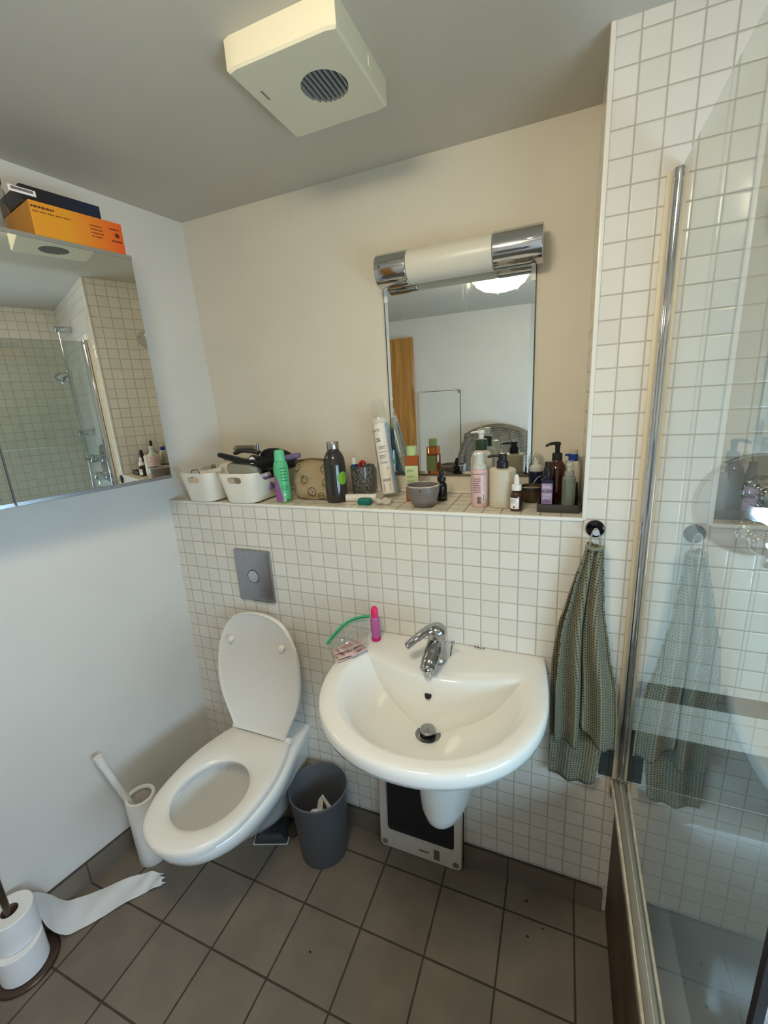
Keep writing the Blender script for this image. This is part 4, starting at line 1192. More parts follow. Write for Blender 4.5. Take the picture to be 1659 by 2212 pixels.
    for s in (-1, 1):
        for k in range(6):
            x = -.028 + k * .011
            tube(bm, catmull([(x, s * .006, .03), (x, s * .020, .018), (x, s * .018, -.004), (x, s * .004, -.016)], 4), .003, seg=6)
        tube(bm, [(-.034, s * .008, .030), (.034, s * .008, .030)], .006, seg=8)
    mesh_obj('clip_body', bm, m_black, t)
right_basket_items()

# ------------------------------------------------------------------ the ledge: bottles and the rest
def spray_can():
    x, y = .461, .055
    t = thing('spray_can', 'green and purple deodorant spray can at the front of the ledge', 'spray can', (x, y, LZ))
    gr = M('green_can', srgb(92, 190, 132), .3); pu = M('purple_swoosh', srgb(150, 84, 156), .3)
    mesh_obj('can_body', Lathe(rounded([(0, 0), (.0235, 0), (.0245, .003), (.0245, .118), (.021, .134), (.0165, .138), (0, .138)], .004), seg=40), gr, t)
    mesh_obj('cap', Lathe(rounded([(0, .136), (.0185, .136), (.0175, .150), (.0165, .168), (.012, .174), (0, .173)], .004), seg=32), M('mint_cap', srgb(104, 202, 150), .35), t)
    a = camang(x, y)
    f = cyl(.0249, a, 0)
    sw = []
    n = 10
    for i in range(n):
        z0, z1 = .004 + .088 * i / n, .004 + .088 * (i + 1) / n
        e = lambda z: -.024 + .024 * (1 - (z / .092)) ** .6
        for q in range(6):
            l0, l1 = -.034, e(z0); k0, k1 = -.034, e(z1)
            sw.append([(l0 + (l1 - l0) * q / 6, z0), (l0 + (l1 - l0) * (q + 1) / 6, z0), (k0 + (k1 - k0) * (q + 1) / 6, z1), (k0 + (k1 - k0) * q / 6, z1)])
    print_obj('purple_swoosh', sw, f, pu, t)
    f2 = cyl(.0252, a, 0)
    dk = M('dark_green_print', srgb(40, 110, 76), .5)
    print_obj('printed_lines', shift(dashes(.024, .05, 5, 3, .25), .008, .095) + shift(dashes(.022, .018, 3, 6, .3), .008, .05), f2, dk, t)
    print_obj('hazard_diamond', shift([[(0, -.0055), (.0045, 0), (0, .0055), (-.0045, 0)]], .004, .028), f2, m_white_print, t)
    f3 = cyl(.0254, a, 0)
    print_obj('diamond_mark', shift([[(-.0008, -.003), (.0008, -.003), (.0008, .002), (-.0008, .002)]], .004, .028), f3, m_print, t)
    print_obj('printed_footer', shift(dashes(.02, .008, 2, 8, .5), .006, .009), f2, m_white_print, t)
    print_obj('footer_mark', shift(rect(.006, .006), .012, .009), f3, m_print, t)
spray_can()

def pouch():
    t = thing('cosmetic_pouch', 'beige fabric pouch printed with outlined smiling faces', 'pouch', (.563, .135, LZ))
    bm = bmesh.new(); R_ = []
    for z, hx, hy, dx in ((0, .060, .032, 0), (.004, .078, .045, 0), (.02, .092, .052, .0), (.045, .094, .048, -.002), (.075, .092, .040, -.006), (.10, .090, .030, -.008), (.118, .088, .018, -.008), (.127, .084, .006, -.006), (.129, .082, .003, -.006)):
        R_.append([(x + dx, y, z + .006 * math.sin(x * 28 + 1) * (z / .129) ** 2) for x, y in rrect(hx, hy, min(hy * .9, .035), 8)])
    # add points along the straights for folds
    bm0 = bmesh.new(); loft(bm0, R_, True, True)
    bmesh.ops.subdivide_edges(bm0, edges=bm0.edges[:], cuts=2, use_grid_fill=True)
    for v in bm0.verts:
        k = math.sin(v.co.x * 46 + v.co.z * 60) * .003 + abs(math.sin((v.co.z - .45 * v.co.x) * 44 + .9)) ** 6 * .008 + math.sin(v.co.z * 130 + v.co.x * 45 + 1.5) * .003
        if v.co.z > .004: v.co.y += k * (1 if v.co.y < 0 else -.4) * min(1, max(0, (.132 - v.co.z) / .02))
    bmesh.ops.recalc_face_normals(bm0, faces=bm0.faces[:])
    bvh = BVHTree.FromBMesh(bm0)
    mesh_obj('pouch_body', bm0, M('beige_canvas', srgb(172, 152, 118), .9, noise=.06, nscale=200, bump=.3, bscale=500), t, True, 60)
    mesh_obj('zip_band', Tube([(-.086, 0, .126), (-.03, -.002, .133), (.03, -.001, .129), (.072, 0, .126)], .004, seg=8), M('dark_beige_zip', srgb(120, 100, 72), .8), t)
    faces = bmesh.new()
    def arc(cx, cz, r0, a0, a1, n=14, sx=1):
        pts = []
        for i in range(n + 1):
            a = a0 + (a1 - a0) * i / n
            hit = bvh.ray_cast(Vector((cx + sx * r0 * math.cos(a), -.2, cz + r0 * math.sin(a))), Vector((0, 1, 0)))
            if hit[0]: pts.append(tuple(hit[0] + Vector((0, -.0010, 0))))
        if len(pts) > 2: tube(faces, pts, .0009, seg=5)
    for cx, cz, s, ro in ((.030, .102, 1, .2), (-.045, .066, .95, -.4), (-.012, .028, 1.05, -.9), (.045, .060, 1, -.5), (.022, .012, .9, .1), (-.075, .104, .8, .4)):
        r0 = .0145 * s
        arc(cx, cz, r0, ro, ro + 2 * PI, 24)
        arc(cx, cz, r0 * .62, ro - 2.6, ro - .5, 10)
        for e in (-.35, .35):
            arc(cx + r0 * e * math.cos(ro), cz + r0 * .35 + r0 * e * math.sin(ro), .0013, 0, 2 * PI, 8)
    mesh_obj('printed_faces', faces, m_print, t)
pouch()

def water_bottle():
    x, y = .644, .09
    t = thing('water_bottle', 'smoky dark water bottle with steel cap and green dot', 'bottle', (x, y, LZ))
    mesh_obj('bottle_body', Lathe(rounded([(0, 0), (.033, 0), (.0348, .004), (.0348, .125), (.033, .142), (.024, .160), (.0185, .166), (0.0185, .172), (0, .172)], .006), seg=48), M('smoky_plastic', srgb(48, 46, 42), .1, coat=.4), t)
    mesh_obj('steel_cap', Lathe(rounded([(0, .170), (.0195, .170), (.0195, .194), (0, .195)], .0015), seg=40), M('polished_cap', (.55, .53, .50), .18, 1.0), t)
    print_obj('green_dot', [q for k in range(6) for q in ring_poly(.0205 * k / 6 + .00005, .0205 * (k + 1) / 6 + .00005, 30)], cyl(.0352, camang(x, y) + .72, .079), M('green_dot_print', srgb(116, 170, 52), .5), t)
water_bottle()

def tumbler():
    x, y = .683, .215
    t = thing('tumbler', 'grey speckled glass tumbler holding the toothpaste tubes', 'tumbler', (x, y, LZ))
    def gm():
        m, nt, p = new_mat('speckled_glass'); N = nt.nodes.new; L = nt.links.new
        g = N('ShaderNodeNewGeometry'); v = N('ShaderNodeTexNoise'); v.inputs['Scale'].default_value = 170; v.inputs['Detail'].default_value = 3; L(g.outputs['Position'], v.inputs['Vector'])
        cr = N('ShaderNodeValToRGB'); cr.color_ramp.elements[0].position = .42; cr.color_ramp.elements[1].position = .62
        cr.color_ramp.elements[0].color = (*srgb(74, 76, 78), 1); cr.color_ramp.elements[1].color = (*srgb(150, 148, 138), 1)
        L(v.outputs['Fac'], cr.inputs[0]); L(cr.outputs[0], p.inputs['Base Color'])
        p.inputs['Roughness'].default_value = .12; p.inputs['Alpha'].default_value = .78
        return m
    mesh_obj('glass_body', Lathe(rounded([(0, 0), (.036, 0), (.039, .004), (.043, .098), (.0405, .098), (.036, .01), (0, .008)], .002), seg=40), gm(), t)
    a = thing('toothpaste_tube', 'blue toothpaste tube with white cap standing in the tumbler', 'toothpaste', (x - .022, y - .006, LZ + .011))
    mesh_obj('tube_body', Tube([(.004, 0, 0), (-.002, 0, .06), (-.005, 0, .092)], [.012, .012, .0135], seg=16, flat=.75), M('blue_tube', srgb(36, 84, 160), .35), a)
    mesh_obj('tube_cap', Tube([(-.005, 0, .092), (-.0065, 0, .114)], [.0085, .007], seg=14), m_white_p, a)
    b = thing('toothpaste_tube', 'red and white toothpaste tube bent over the tumbler rim', 'toothpaste', (x + .002, y - .012, LZ + .011))
    mesh_obj('tube_body', Tube(catmull([(.0, 0, 0), (-.004, 0, .06), (-.004, 0, .092), (.006, -.002, .102), (.018, -.004, .098)], 5), [.010] * 11 + [.0095] * 5 + [.006] * 4 + [.004], seg=14, flat=.6), M('red_tube', srgb(190, 36, 40), .35), b)
    print_obj('white_stripe', shift(dashes(.014, .02, 3, 2, .4), 0, 0), lambda u, v: (-.004 + u * .6, -.0075, .088 + v), m_white_print, b)
tumbler()

def pad_sleeve():
    t = thing('cotton_pad_sleeve', 'clear plastic sleeve of cotton pads leaning on the wall left of the mirror', 'cotton pads', (.800, .168, LZ))
    d = (Vector((.748, .225, 1.552)) - Vector((.800, .170, LZ + .010))).normalized()
    MX = align((0, 0, .010), d)
    r = .0265
    # cotton stack
    bm = bmesh.new(); prof = []
    for k in range(40):
        z = .001 + k * .0062
        prof += [(r - .0022, z), (r - .0010, z + .0018), (r - .0010, z + .0044), (r - .0022, z + .0062)]
    prof = [(0, .001)] + prof + [(0, .249)]
    lathe(bm, prof, seg=32)
    mesh_obj('cotton_stack', xform(bm, MX), M('cotton_white', srgb(232, 226, 212), .95), t, True, 60)
    bm = bmesh.new(); rr = random.Random(3); rings = []
    for k, z in enumerate([0, .004, .03, .08, .13, .18, .23, .25, .262, .274, .286, .300, .312]):
        rad = r if .003 < z < .252 else (r * .8 if z < .003 else r * (1 - (z - .252) * 3))
        fl = 1 if z < .25 else max(.25, 1 - (z - .25) * 14)
        rings.append([((rad + rr.uniform(-.0006, .0006) + (rr.uniform(-.003, .003) if z > .25 else 0)) * math.cos(2 * PI * i / 28), (rad * fl + (rr.uniform(-.003, .003) if z > .25 else 0)) * math.sin(2 * PI * i / 28), z) for i in range(28)])
    loft(bm, rings, True, True)
    mesh_obj('plastic_sleeve', xform(bm, MX), m_wrap, t, True, 25)
    # printed panel
    inv = MX.to_3x3().inverted()
    vc = inv @ (Vector((1.32, -1.1225, 1.55)) - Vector((.78, .19, 1.38))); a = math.atan2(vc.x, -vc.y)
    def wrap(R_): return lambda u, v: tuple(MX @ Vector((R_ * math.sin(a + u / R_), -R_ * math.cos(a + u / R_), v)))
    print_obj('white_panel', [p for i in range(8) for p in shift(rect(.040 / 8, .225), -.026 + .040 / 16 + i * .040 / 8, .118)], wrap(r + .0004), M('sleeve_white', srgb(238, 232, 222), .4), t)
    print_obj('blue_panel', [p for i in range(6) for p in shift(rect(.020 / 6, .225), .0205 + i * .020 / 6, .118)], wrap(r + .0004), M('sleeve_blue', srgb(150, 182, 208), .4, noise=.45, nscale=70), t, 'blue patterned strip')
    tx = text_tris('IT.', .016); tx = [[(-q, p) for p, q in poly] for poly in tx]
    print_obj('printed_text', shift(text_tris('FYT.', .013), -.014, .208), wrap(r + .0016), m_print, t)
    print_obj('printed_lines', shift(dashes(.016, .014, 2, 31, .6), -.013, .178) + shift(dashes(.024, .012, 4, 32, .4), -.004, .152) + shift(dashes(.028, .003, 1, 33, .5), -.004, .138), wrap(r + .0016), M('grey_text', srgb(104, 100, 96), .6), t)
    print_obj('printed_logo', shift(text_tris('Cuts', .012), -.006, .104) + shift(dashes(.022, .014, 3, 35, .3), -.006, .122), wrap(r + .0016), m_print, t)
    print_obj('printed_icon', shift(ring_poly(.0028, .0036, 4), .004, .085), wrap(r + .0016), m_print, t)
    print_obj('printed_footer', shift(dashes(.028, .01, 3, 36, .45), -.004, .046), wrap(r + .0016), M('grey_text', srgb(104, 100, 96), .6), t)
    print_obj('barcode', [p for k in range(10) for p in shift(rect(.024, .0009), -.006, .012 + k * .0023)], wrap(r + .0016), M('grey_text', srgb(104, 100, 96), .6), t)
    # a second patterned face seen in the mirror
    print_obj('back_pattern', [p for i in range(10) for p in shift(rect(.06 / 10, .20), -.03 + .003 + i * .006, .118)], lambda u, v: tuple(MX @ Vector(((r + .0004) * math.sin(a + PI + .5 + u / r), -(r + .0004) * math.cos(a + PI + .5 + u / r), v))), M('back_blue_pattern', srgb(110, 146, 184), .4, noise=.6, nscale=45), t, 'blue and white patterned back')
pad_sleeve()

def small_ledge_things():
    # white tube lying on its side
    t = thing('white_tube', 'white cylinder tube lying on its side in front of the tumbler', 'tube', (.728, .095, LZ + .0125), math.radians(9))
    mesh_obj('tube_body', xform(Lathe(rounded([(0.0045, -.050), (.0122, -.050), (.0122, .052), (0, .052)], .003), seg=28, cap0=False), Matrix.Rotation(PI / 2, 4, 'Y')), m_white_p, t)
    mesh_obj('open_end', xform(Lathe([(.0055, -.046), (.0055, -.045)], seg=16), Matrix.Rotation(PI / 2, 4, 'Y')), M('shadow_grey', srgb(90, 84, 74), .7), t)
    # teal dental floss box
    t = thing('floss_box', 'small teal dental floss container lying at the ledge front', 'floss container', (.7575, .060, LZ), math.radians(6))
    bm = bmesh.new(); loft(bm, [[(x * k, y * k, z) for x, y in rrect(.0225, .0165, .013, 6)] for k, z in ((.9, 0), (1, .004), (1, .014), (.9, .0185), (.6, .020))], True, True)
    mesh_obj('floss_body', bm, M('teal_plastic', srgb(18, 112, 100), .3), t, True, 30)
    # crumpled paper
    t = thing('folded_wipe', 'crumpled cream paper wipe lying in front of the cotton pads', 'wipe', (.815, .072, LZ))
    bm = bmesh.new(); g = []
    for j in range(9):
        row = []
        for i in range(12):
            u, v = i / 11 - .5, j / 8 - .5
            z = .005 + .011 * abs(math.sin(u * 8 + v * 5 + .6)) * (1 - abs(v)) + .006 * math.cos(v * 9 + u * 3)
            row.append(bm.verts.new((u * .062 * (1 - .5 * abs(v)), v * .036 + .006 * math.sin(u * 6), max(.0005, z))))
        g.append(row)
    for a, b in zip(g, g[1:]):
        for i in range(11): bm.faces.new((a[i], a[i + 1], b[i + 1], b[i]))
    r_ = bmesh.ops.solidify(bm, geom=bm.faces[:], thickness=.0012)
    zmin = min(v.co.z for v in bm.verts)
    for v in bm.verts: v.co.z -= zmin
    mesh_obj('wipe_sheet', bm, M('cream_wipe', srgb(244, 240, 230), .9), t, True, 60)
small_ledge_things()

def square_bottle(t, hx, hy, h, r, mat, name='bottle_body', neck=None):
    R_ = [[(x * k, y * k, z) for x, y in rrect(hx, hy, r, 6)] for k, z in ((.93, 0), (1, .003), (1, h - .006), (.94, h - .001), (.6, h))]
    bm = bmesh.new(); loft(bm, R_, True, True)
    return mesh_obj(name, bm, mat, t, True, 35)
def toner():
    x, y = .892, .135
    t = thing('toner_bottle', 'orange toner bottle with pale green cap and label in front of the mirror', 'bottle', (x, y, LZ), camang(x, y) * .55)
    amb = M('amber_liquid', srgb(232, 142, 88), .05, trans=.75, ior=1.2)
    hx = .0205
    square_bottle(t, hx, .018, .142, .005, amb)
    mesh_obj('cap', Lathe(rounded([(0, .142), (.0158, .142), (.0158, .170), (0, .1705)], .0015), seg=32), M('pale_green_cap', srgb(182, 200, 138), .45), t)
    mesh_obj('neck', Lathe([(.012, .139), (.012, .145)], seg=24), M('dark_amber', srgb(110, 40, 20), .2), t)
    lm = M('pale_green_label', srgb(196, 212, 158), .5)
    print_obj('label', shift(rect(.0395, .064), 0, .080), lambda u, v: (u, -.0184, v), lm, t)
    print_obj('back_label', shift(rect(.0395, .060), 0, .080), lambda u, v: (u, .0184, v), M('sage_label', srgb(150, 162, 110), .5), t)
    f = lambda u, v: (u, -.0187, v)
    print_obj('brand_text', shift(text_tris('pixi', .0145), -.004, .098), f, M('olive_print', srgb(92, 96, 50), .5), t)
    print_obj('printed_lines', shift(dashes(.022, .003, 1, 41, .7), -.004, .078) + shift(dashes(.026, .012, 3, 42, .3), -.002, .062), f, M('olive_print', srgb(92, 96, 50), .5), t)
toner()
def bowl_():
    t = thing('bowl', 'grey ceramic bowl with thin light rim at the front of the ledge', 'bowl', (.946, .066, LZ))
    prof = [(0, 0), (.024, 0), (.030, .003), (.040, .020), (.0465, .043), (.0485, .064), (.0478, .0655), (.0462, .064), (.043, .045), (.036, .022), (.02, .008), (0, .006)]
    mesh_obj('bowl_body', Lathe(rounded(prof, .002), seg=48), M('grey_glaze', srgb(124, 114, 110), .3, noise=.08, nscale=60), t)
    mesh_obj('rim_line', Lathe([(.0487, .0636), (.0484, .0660), (.0470, .0664), (.0462, .0645)], seg=48, cap0=False, cap1=False), M('pale_rim', srgb(190, 184, 178), .3), t)
    mesh_obj('glaze_spot', xform(Lathe([(0, .0006), (.0022, .0004), (.0025, 0)], seg=10), align((.006, -.0478, .055), (0.12, -1, -.1))), M('dark_spot', srgb(60, 52, 50), .5), t)
bowl_()
def dropper(name, label, x, y, rb, hb, mat_b, mat_c, mat_r, hc, lab=None):
    t = thing(name, label, 'bottle', (x, y, LZ))
    mesh_obj('bottle_body', Lathe(rounded([(0, 0), (rb - .001, 0), (rb, .002), (rb, hb - .010), (rb * .85, hb - .003), (rb * .55, hb + .002), (rb * .55, hb + .006), (0, hb + .006)], .003), seg=32), mat_b, t)
    mesh_obj('collar', Lathe(rounded([(0, hb + .004), (rb * .80, hb + .004), (rb * .80, hb + .004 + hc), (rb * .5, hb + .005 + hc), (0, hb + .005 + hc)], .001), seg=28), mat_c, t)
    z = hb + .005 + hc
    mesh_obj('rubber_bulb', Lathe([(rb * .42, z), (rb * .46, z + .006), (rb * .42, z + .016), (rb * .30, z + .024), (rb * .1, z + .027), (0, z + .0272)], seg=24), mat_r, t)
    return t
blk = M('black_bottle', (.012, .012, .013), .18)
td = dropper('dropper_bottle', 'small black dropper bottle behind the grey bowl', .980, .150, .0165, .056, blk, m_black, m_black, .014)
print_obj('grey_stripe', [p for i in range(8) for p in shift(rect(.004, .0012), -.014 + i * .004, .011)], cyl(.0168, camang(.98, .15), 0), M('grey_line', srgb(130, 130, 130), .5), td)
ta = dropper('dropper_bottle', 'small amber dropper bottle with white rubber bulb at the ledge front', 1.2105, .060, .0160, .052, M('amber_glass', srgb(58, 32, 20), .1, coat=.3), m_white_p, m_white_p, .015)
a_ = camang(1.2105, .06)
print_obj('label', [p for i in range(8) for p in shift(rect(.0036, .030), -.020 + i * .0036, .022)], cyl(.0163, a_, 0), m_white_print, ta)
print_obj('label_print', shift(dashes(.018, .012, 4, 51, .3), -.010, .028) + shift(rect(.004, .006), -.006, .012), cyl(.0166, a_, 0), m_print, ta)

def pump_bottle_white():
    x, y = 1.092, .205
    t = thing('pump_bottle', 'white pump bottle with dark green collar behind the pink bottle', 'bottle', (x, y, LZ))
    body = M('warm_white_bottle', srgb(222, 216, 200), .3)
    mesh_obj('bottle_body', Lathe(rounded([(0, 0), (.0315, 0), (.0325, .004), (.0325, .118), (.026, .140), (.0155, .146), (.0155, .150), (0, .150)], .008), seg=40), body, t)
    mesh_obj('collar', Lathe(rounded([(0, .148), (.0175, .148), (.0172, .180), (0, .180)], .001), seg=32), M('dark_green_collar', srgb(44, 64, 38), .4), t)
    mesh_obj('pump_head', Lathe(rounded([(0, .179), (.0075, .179), (.0085, .196), (.011, .197), (.011, .206), (0, .207)], .001), seg=24), m_white_p, t)
    mesh_obj('nozzle', Tube([(0, -.0, .202), (-.016, -.004, .202), (-.030, -.007, .200)], [.006, .0048, .004], seg=12, flat=.7), m_white_p, t)
pump_bottle_white()
def foam_bottle_pink():
    x, y = 1.106, .092
    t = thing('foam_bottle', 'pale pink foam bottle with clear white pump, front of the green-collared bottle', 'bottle', (x, y, LZ))
    pk = M('pale_pink_bottle', srgb(216, 184, 182), .3)
    mesh_obj('bottle_body', Lathe(rounded([(0, 0), (.0225, 0), (.0235, .003), (.0235, .098), (.0215, .108), (0, .109)], .004), seg=36), pk, t)
    mesh_obj('pump_collar', Lathe(rounded([(0, .108), (.0205, .108), (.0195, .118), (.0130, .124), (.0120, .146), (.0128, .153), (0, .156)], .003), seg=32), m_white_p, t)
    mesh_obj('clear_overcap', Lathe([(.0222, .109), (.0205, .125), (.0205, .148), (.017, .155)], seg=32, cap0=False, cap1=False), m_clear, t)
    mesh_obj('nozzle', Tube([(0, 0, .148), (-.014, -.008, .149)], [.007, .005], seg=12), m_white_p, t)
    a = camang(x, y); f = cyl(.0238, a, 0)
    pr = M('mauve_print', srgb(138, 104, 106), .5)
    print_obj('printed_block', shift(dashes(.022, .044, 7, 61, .45), -.008, .064), f, pr, t)
    print_obj('barcode', [p for k in range(7) for p in shift(rect(.0009, .020), -.006 + k * .0015, .022)], f, m_print, t)
    print_obj('side_label', shift(rect(.005, .030), .012, .030), f, m_white_print, t)
    print_obj('side_label_print', shift(rect(.0018, .022), .012, .030), cyl(.0240, a, 0), m_print, t)
    print_obj('cap_line', [p for i in range(12) for p in shift(rect(.004, .0014), -.024 + i * .004, .096)], f, pr, t)
foam_bottle_pink()
def soap_dispenser():
    x, y = 1.168, .102
    t = thing('soap_dispenser', 'cream ceramic soap dispenser with matte black pump', 'soap dispenser', (x, y, LZ))
    mesh_obj('dispenser_body', Lathe(rounded([(0, 0), (.034, 0), (.0365, .003), (.0365, .105), (.032, .109), (.014, .110), (0, .110)], .005), seg=48), M('cream_ceramic', srgb(206, 198, 178), .4, noise=.05, nscale=250), t)
    mesh_obj('pump_collar', Lathe(rounded([(0, .109), (.0165, .109), (.0158, .128), (.0145, .131), (0, .131)], .001), seg=32), m_black, t)
    mesh_obj('pump_head', Lathe(rounded([(0, .130), (.0115, .130), (.0110, .150), (0, .151)], .0015), seg=28), m_black, t)
    mesh_obj('nozzle', Tube([(0, 0, .144), (-.030, -.006, .143), (-.040, -.008, .141)], [.0042, .0038, .0034], seg=10), m_black, t)
soap_dispenser()
def candle_jar():
    t = thing('candle_jar', 'brown glass jar with pale contents right of the amber dropper', 'jar', (1.242, .178, LZ))
    mesh_obj('jar_body', Lathe(rounded([(0, 0), (.030, 0), (.033, .003), (.035, .044), (.033, .045), (.030, .008), (0, .006)], .002), seg=40), M('brown_glass', srgb(92, 74, 54), .1, trans=.3), t)
    mesh_obj('jar_contents', Lathe([(0, .006), (.031, .007), (.0322, .036), (0, .037)], seg=36), M('taupe_wax', srgb(150, 138, 122), .6), t)
    mesh_obj('dark_band', Lathe([(.0352, .034), (.0354, .042)], seg=40, cap0=False, cap1=False), M('dark_band', (.03, .026, .022), .4), t)
candle_jar()
def foam_bottle_navy():
    x, y = 1.250, .236
    t = thing('foam_bottle', 'navy foam bottle under a clear dome cap near the wall', 'bottle', (x, y, LZ))
    mesh_obj('bottle_body', Lathe(rounded([(0, 0), (.0205, 0), (.021, .003), (.021, .078), (0, .079)], .003), seg=32), M('navy_bottle', srgb(20, 22, 48), .3), t)
    mesh_obj('pump_collar', Lathe(rounded([(0, .078), (.0195, .078), (.0195, .086), (.017, .094), (.009, .098), (.008, .112), (0, .114)], .003), seg=32), m_white_p, t)
    mesh_obj('clear_dome', Lathe([(.0215, .078), (.0215, .112), (.0185, .124), (.010, .131), (0, .133)], seg=32, cap0=False), m_clear, t)
    c = catmull([(-.006, -.0213, .045), (.006, -.0208, .062), (.014, -.0168, .066)], 6)
    mesh_obj('silver_swirl', Tube(c, .0008, seg=6), m_white_print, t)
foam_bottle_navy()
def tray_and_bottles():
    t = thing('tray', 'dark grey rectangular tray holding bottles at the ledge right end', 'tray', (1.316, .118, LZ))
    rings = [rrect(.0515, .070, .006), rrect(.0525, .071, .007), rrect(.0525, .071, .007), rrect(.0495, .068, .005), rrect(.0495, .068, .005)]
    zz = (0, .002, .021, .021, .006)
    bm = bmesh.new(); loft(bm, [[(x, y, z) for x, y in r] for r, z in zip(rings, zz)], True, True)
    mesh_obj('tray_body', bm, M('slate_grey_tray', srgb(66, 67, 66), .5), t, True, 30)
    z0 = LZ + .006
    # purple-labelled hand spray
    x, y = 1.2865, .088
    b = thing('hand_spray', 'square navy spray bottle with lavender label in the grey tray', 'bottle', (x, y, z0), camang(x, y) * .5)
    nv = M('navy_glass', srgb(24, 22, 52), .12)
    square_bottle(b, .0155, .013, .076, .003, nv)
    mesh_obj('shoulder', Lathe([(.0125, .075), (.0105, .084), (.0095, .086), (0, .086)], seg=24), nv, b)
    mesh_obj('spray_cap', Lathe(rounded([(0, .084), (.0105, .084), (.0100, .104), (.0080, .106), (.0076, .122), (0, .123)], .001), seg=24), m_black, b)
    f = lambda u, v: (u, -.0133, v)
    print_obj('lavender_label', shift(rect(.0265, .056), 0, .038), f, M('lavender_label', srgb(168, 146, 188), .5), b)
    f2 = lambda u, v: (u, -.0136, v)
    print_obj('dark_bar', shift(rect(.0255, .0068), 0, .0455), f2, M('plum_print', srgb(58, 46, 78), .5), b)
    f3 = lambda u, v: (u, -.0139, v)
    print_obj('label_text', shift(text_tris('HEALTH', .0058), 0, .0455) + shift(text_tris('HAND', .0068), 0, .0352) + shift(text_tris('SPRAY', .0068), 0, .0275) + shift(dashes(.022, .009, 2, 71, .4), 0, .057), f3, m_white_print, b)
    print_obj('label_small_print', shift(dashes(.02, .006, 2, 72, .4), 0, .018), f3, M('violet_print', srgb(136, 96, 160), .5), b)
    # amber pump bottle
    x, y = 1.308, .150
    b = thing('pump_bottle', 'amber brown pump bottle with black spout in the grey tray', 'bottle', (x, y, z0))
    am = M('amber_pump_glass', srgb(62, 26, 14), .08, coat=.4)
    mesh_obj('bottle_body', Lathe(rounded([(0, 0), (.0265, 0), (.0275, .003), (.0275, .080), (.024, .100), (.013, .116), (.012, .122), (0, .122)], .007), seg=40), am, b)
    mesh_obj('pump_collar', Lathe(rounded([(0, .118), (.0135, .118), (.0130, .136), (.010, .138), (0, .138)], .001), seg=28), m_black, b)
    mesh_obj('pump_head', Lathe(rounded([(0, .136), (.0062, .136), (.0068, .158), (.0085, .160), (.0085, .165), (0, .166)], .001), seg=20), m_black, b)
    mesh_obj('spout', Tube(catmull([(.006, 0, .163), (-.006, -.002, .164), (-.020, -.005, .162), (-.030, -.008, .157)], 4), [.0042] * 9 + [.0034] * 4, seg=10), m_black, b)
    # mist bottle
    x, y = 1.340, .100
    b = thing('mist_bottle', 'grey-green mist bottle with clear cap in the grey tray', 'bottle', (x, y, z0))
    mesh_obj('bottle_body', Lathe(rounded([(0, 0), (.0165, 0), (.0172, .003), (.0172, .078), (.0155, .082), (0, .083)], .002), seg=32), M('grey_green_bottle', srgb(136, 148, 138), .25, trans=.2), b)
    mesh_obj('collar', Lathe(rounded([(0, .082), (.0125, .082), (.0122, .096), (0, .096)], .001), seg=28), M('grey_collar', srgb(150, 156, 156), .3), b)
    mesh_obj('spray_nozzle', Lathe(rounded([(0, .095), (.006, .095), (.006, .108), (.0085, .109), (.0085, .116), (0, .117)], .001), seg=20), m_white_p, b)
    mesh_obj('clear_cap', Lathe([(.0122, .0955), (.0115, .112), (.0098, .123), (.007, .1245), (0, .1248)], seg=28, cap0=False), m_clear, b)
    print_obj('printed_text', [[(q * .5, p) for p, q in poly] for poly in shift(dashes(.05, .01, 2, 81, .5), .05, 0)], cyl(.0175, camang(x, y) - .55, 0), M('teal_print', srgb(70, 90, 92), .5), b)
    print_obj('printed_mark', shift(rect(.004, .005), .014, .068), cyl(.0175, camang(x, y), 0), M('teal_print', srgb(70, 90, 92), .5), b)
    # white bottle with a blue band
    x, y = 1.350, .218
    b = thing('lotion_bottle', 'white bottle with bright blue cap in the ledge corner', 'bottle', (x, y, LZ))
    mesh_obj('bottle_body', Lathe(rounded([(0, 0), (.0195, 0), (.0205, .003), (.0205, .095), (.0150, .112), (0, .113)], .006), seg=32), M('white_lotion_bottle', srgb(224, 218, 200), .35), b)
    mesh_obj('blue_cap', Lathe(rounded([(0, .111), (.0128, .111), (.0128, .132), (0, .132)], .001), seg=28), M('blue_cap', srgb(30, 70, 160), .35), b)
    mesh_obj('cap_top', Lathe(rounded([(0, .131), (.0118, .131), (.0112, .143), (0, .144)], .001), seg=28), M('pale_cap_top', srgb(196, 190, 172), .35), b)
    mesh_obj('cap_lip', Box(-.022, -.010, -.006, .002, .126, .132, bev=.001), M('blue_cap', srgb(30, 70, 160), .35), b)
    # razor handle standing at the right
    b = thing('razor', 'slim black razor handle upright at the right of the grey tray', 'razor', (1.3600, .125, z0))
    mesh_obj('razor_handle', Tube(catmull([(0, .0, 0), (.001, .003, .03), (-.001, .008, .06)], 5), [.0028] * 5 + [.0035] * 6, seg=10), m_black, b)
tray_and_bottles()

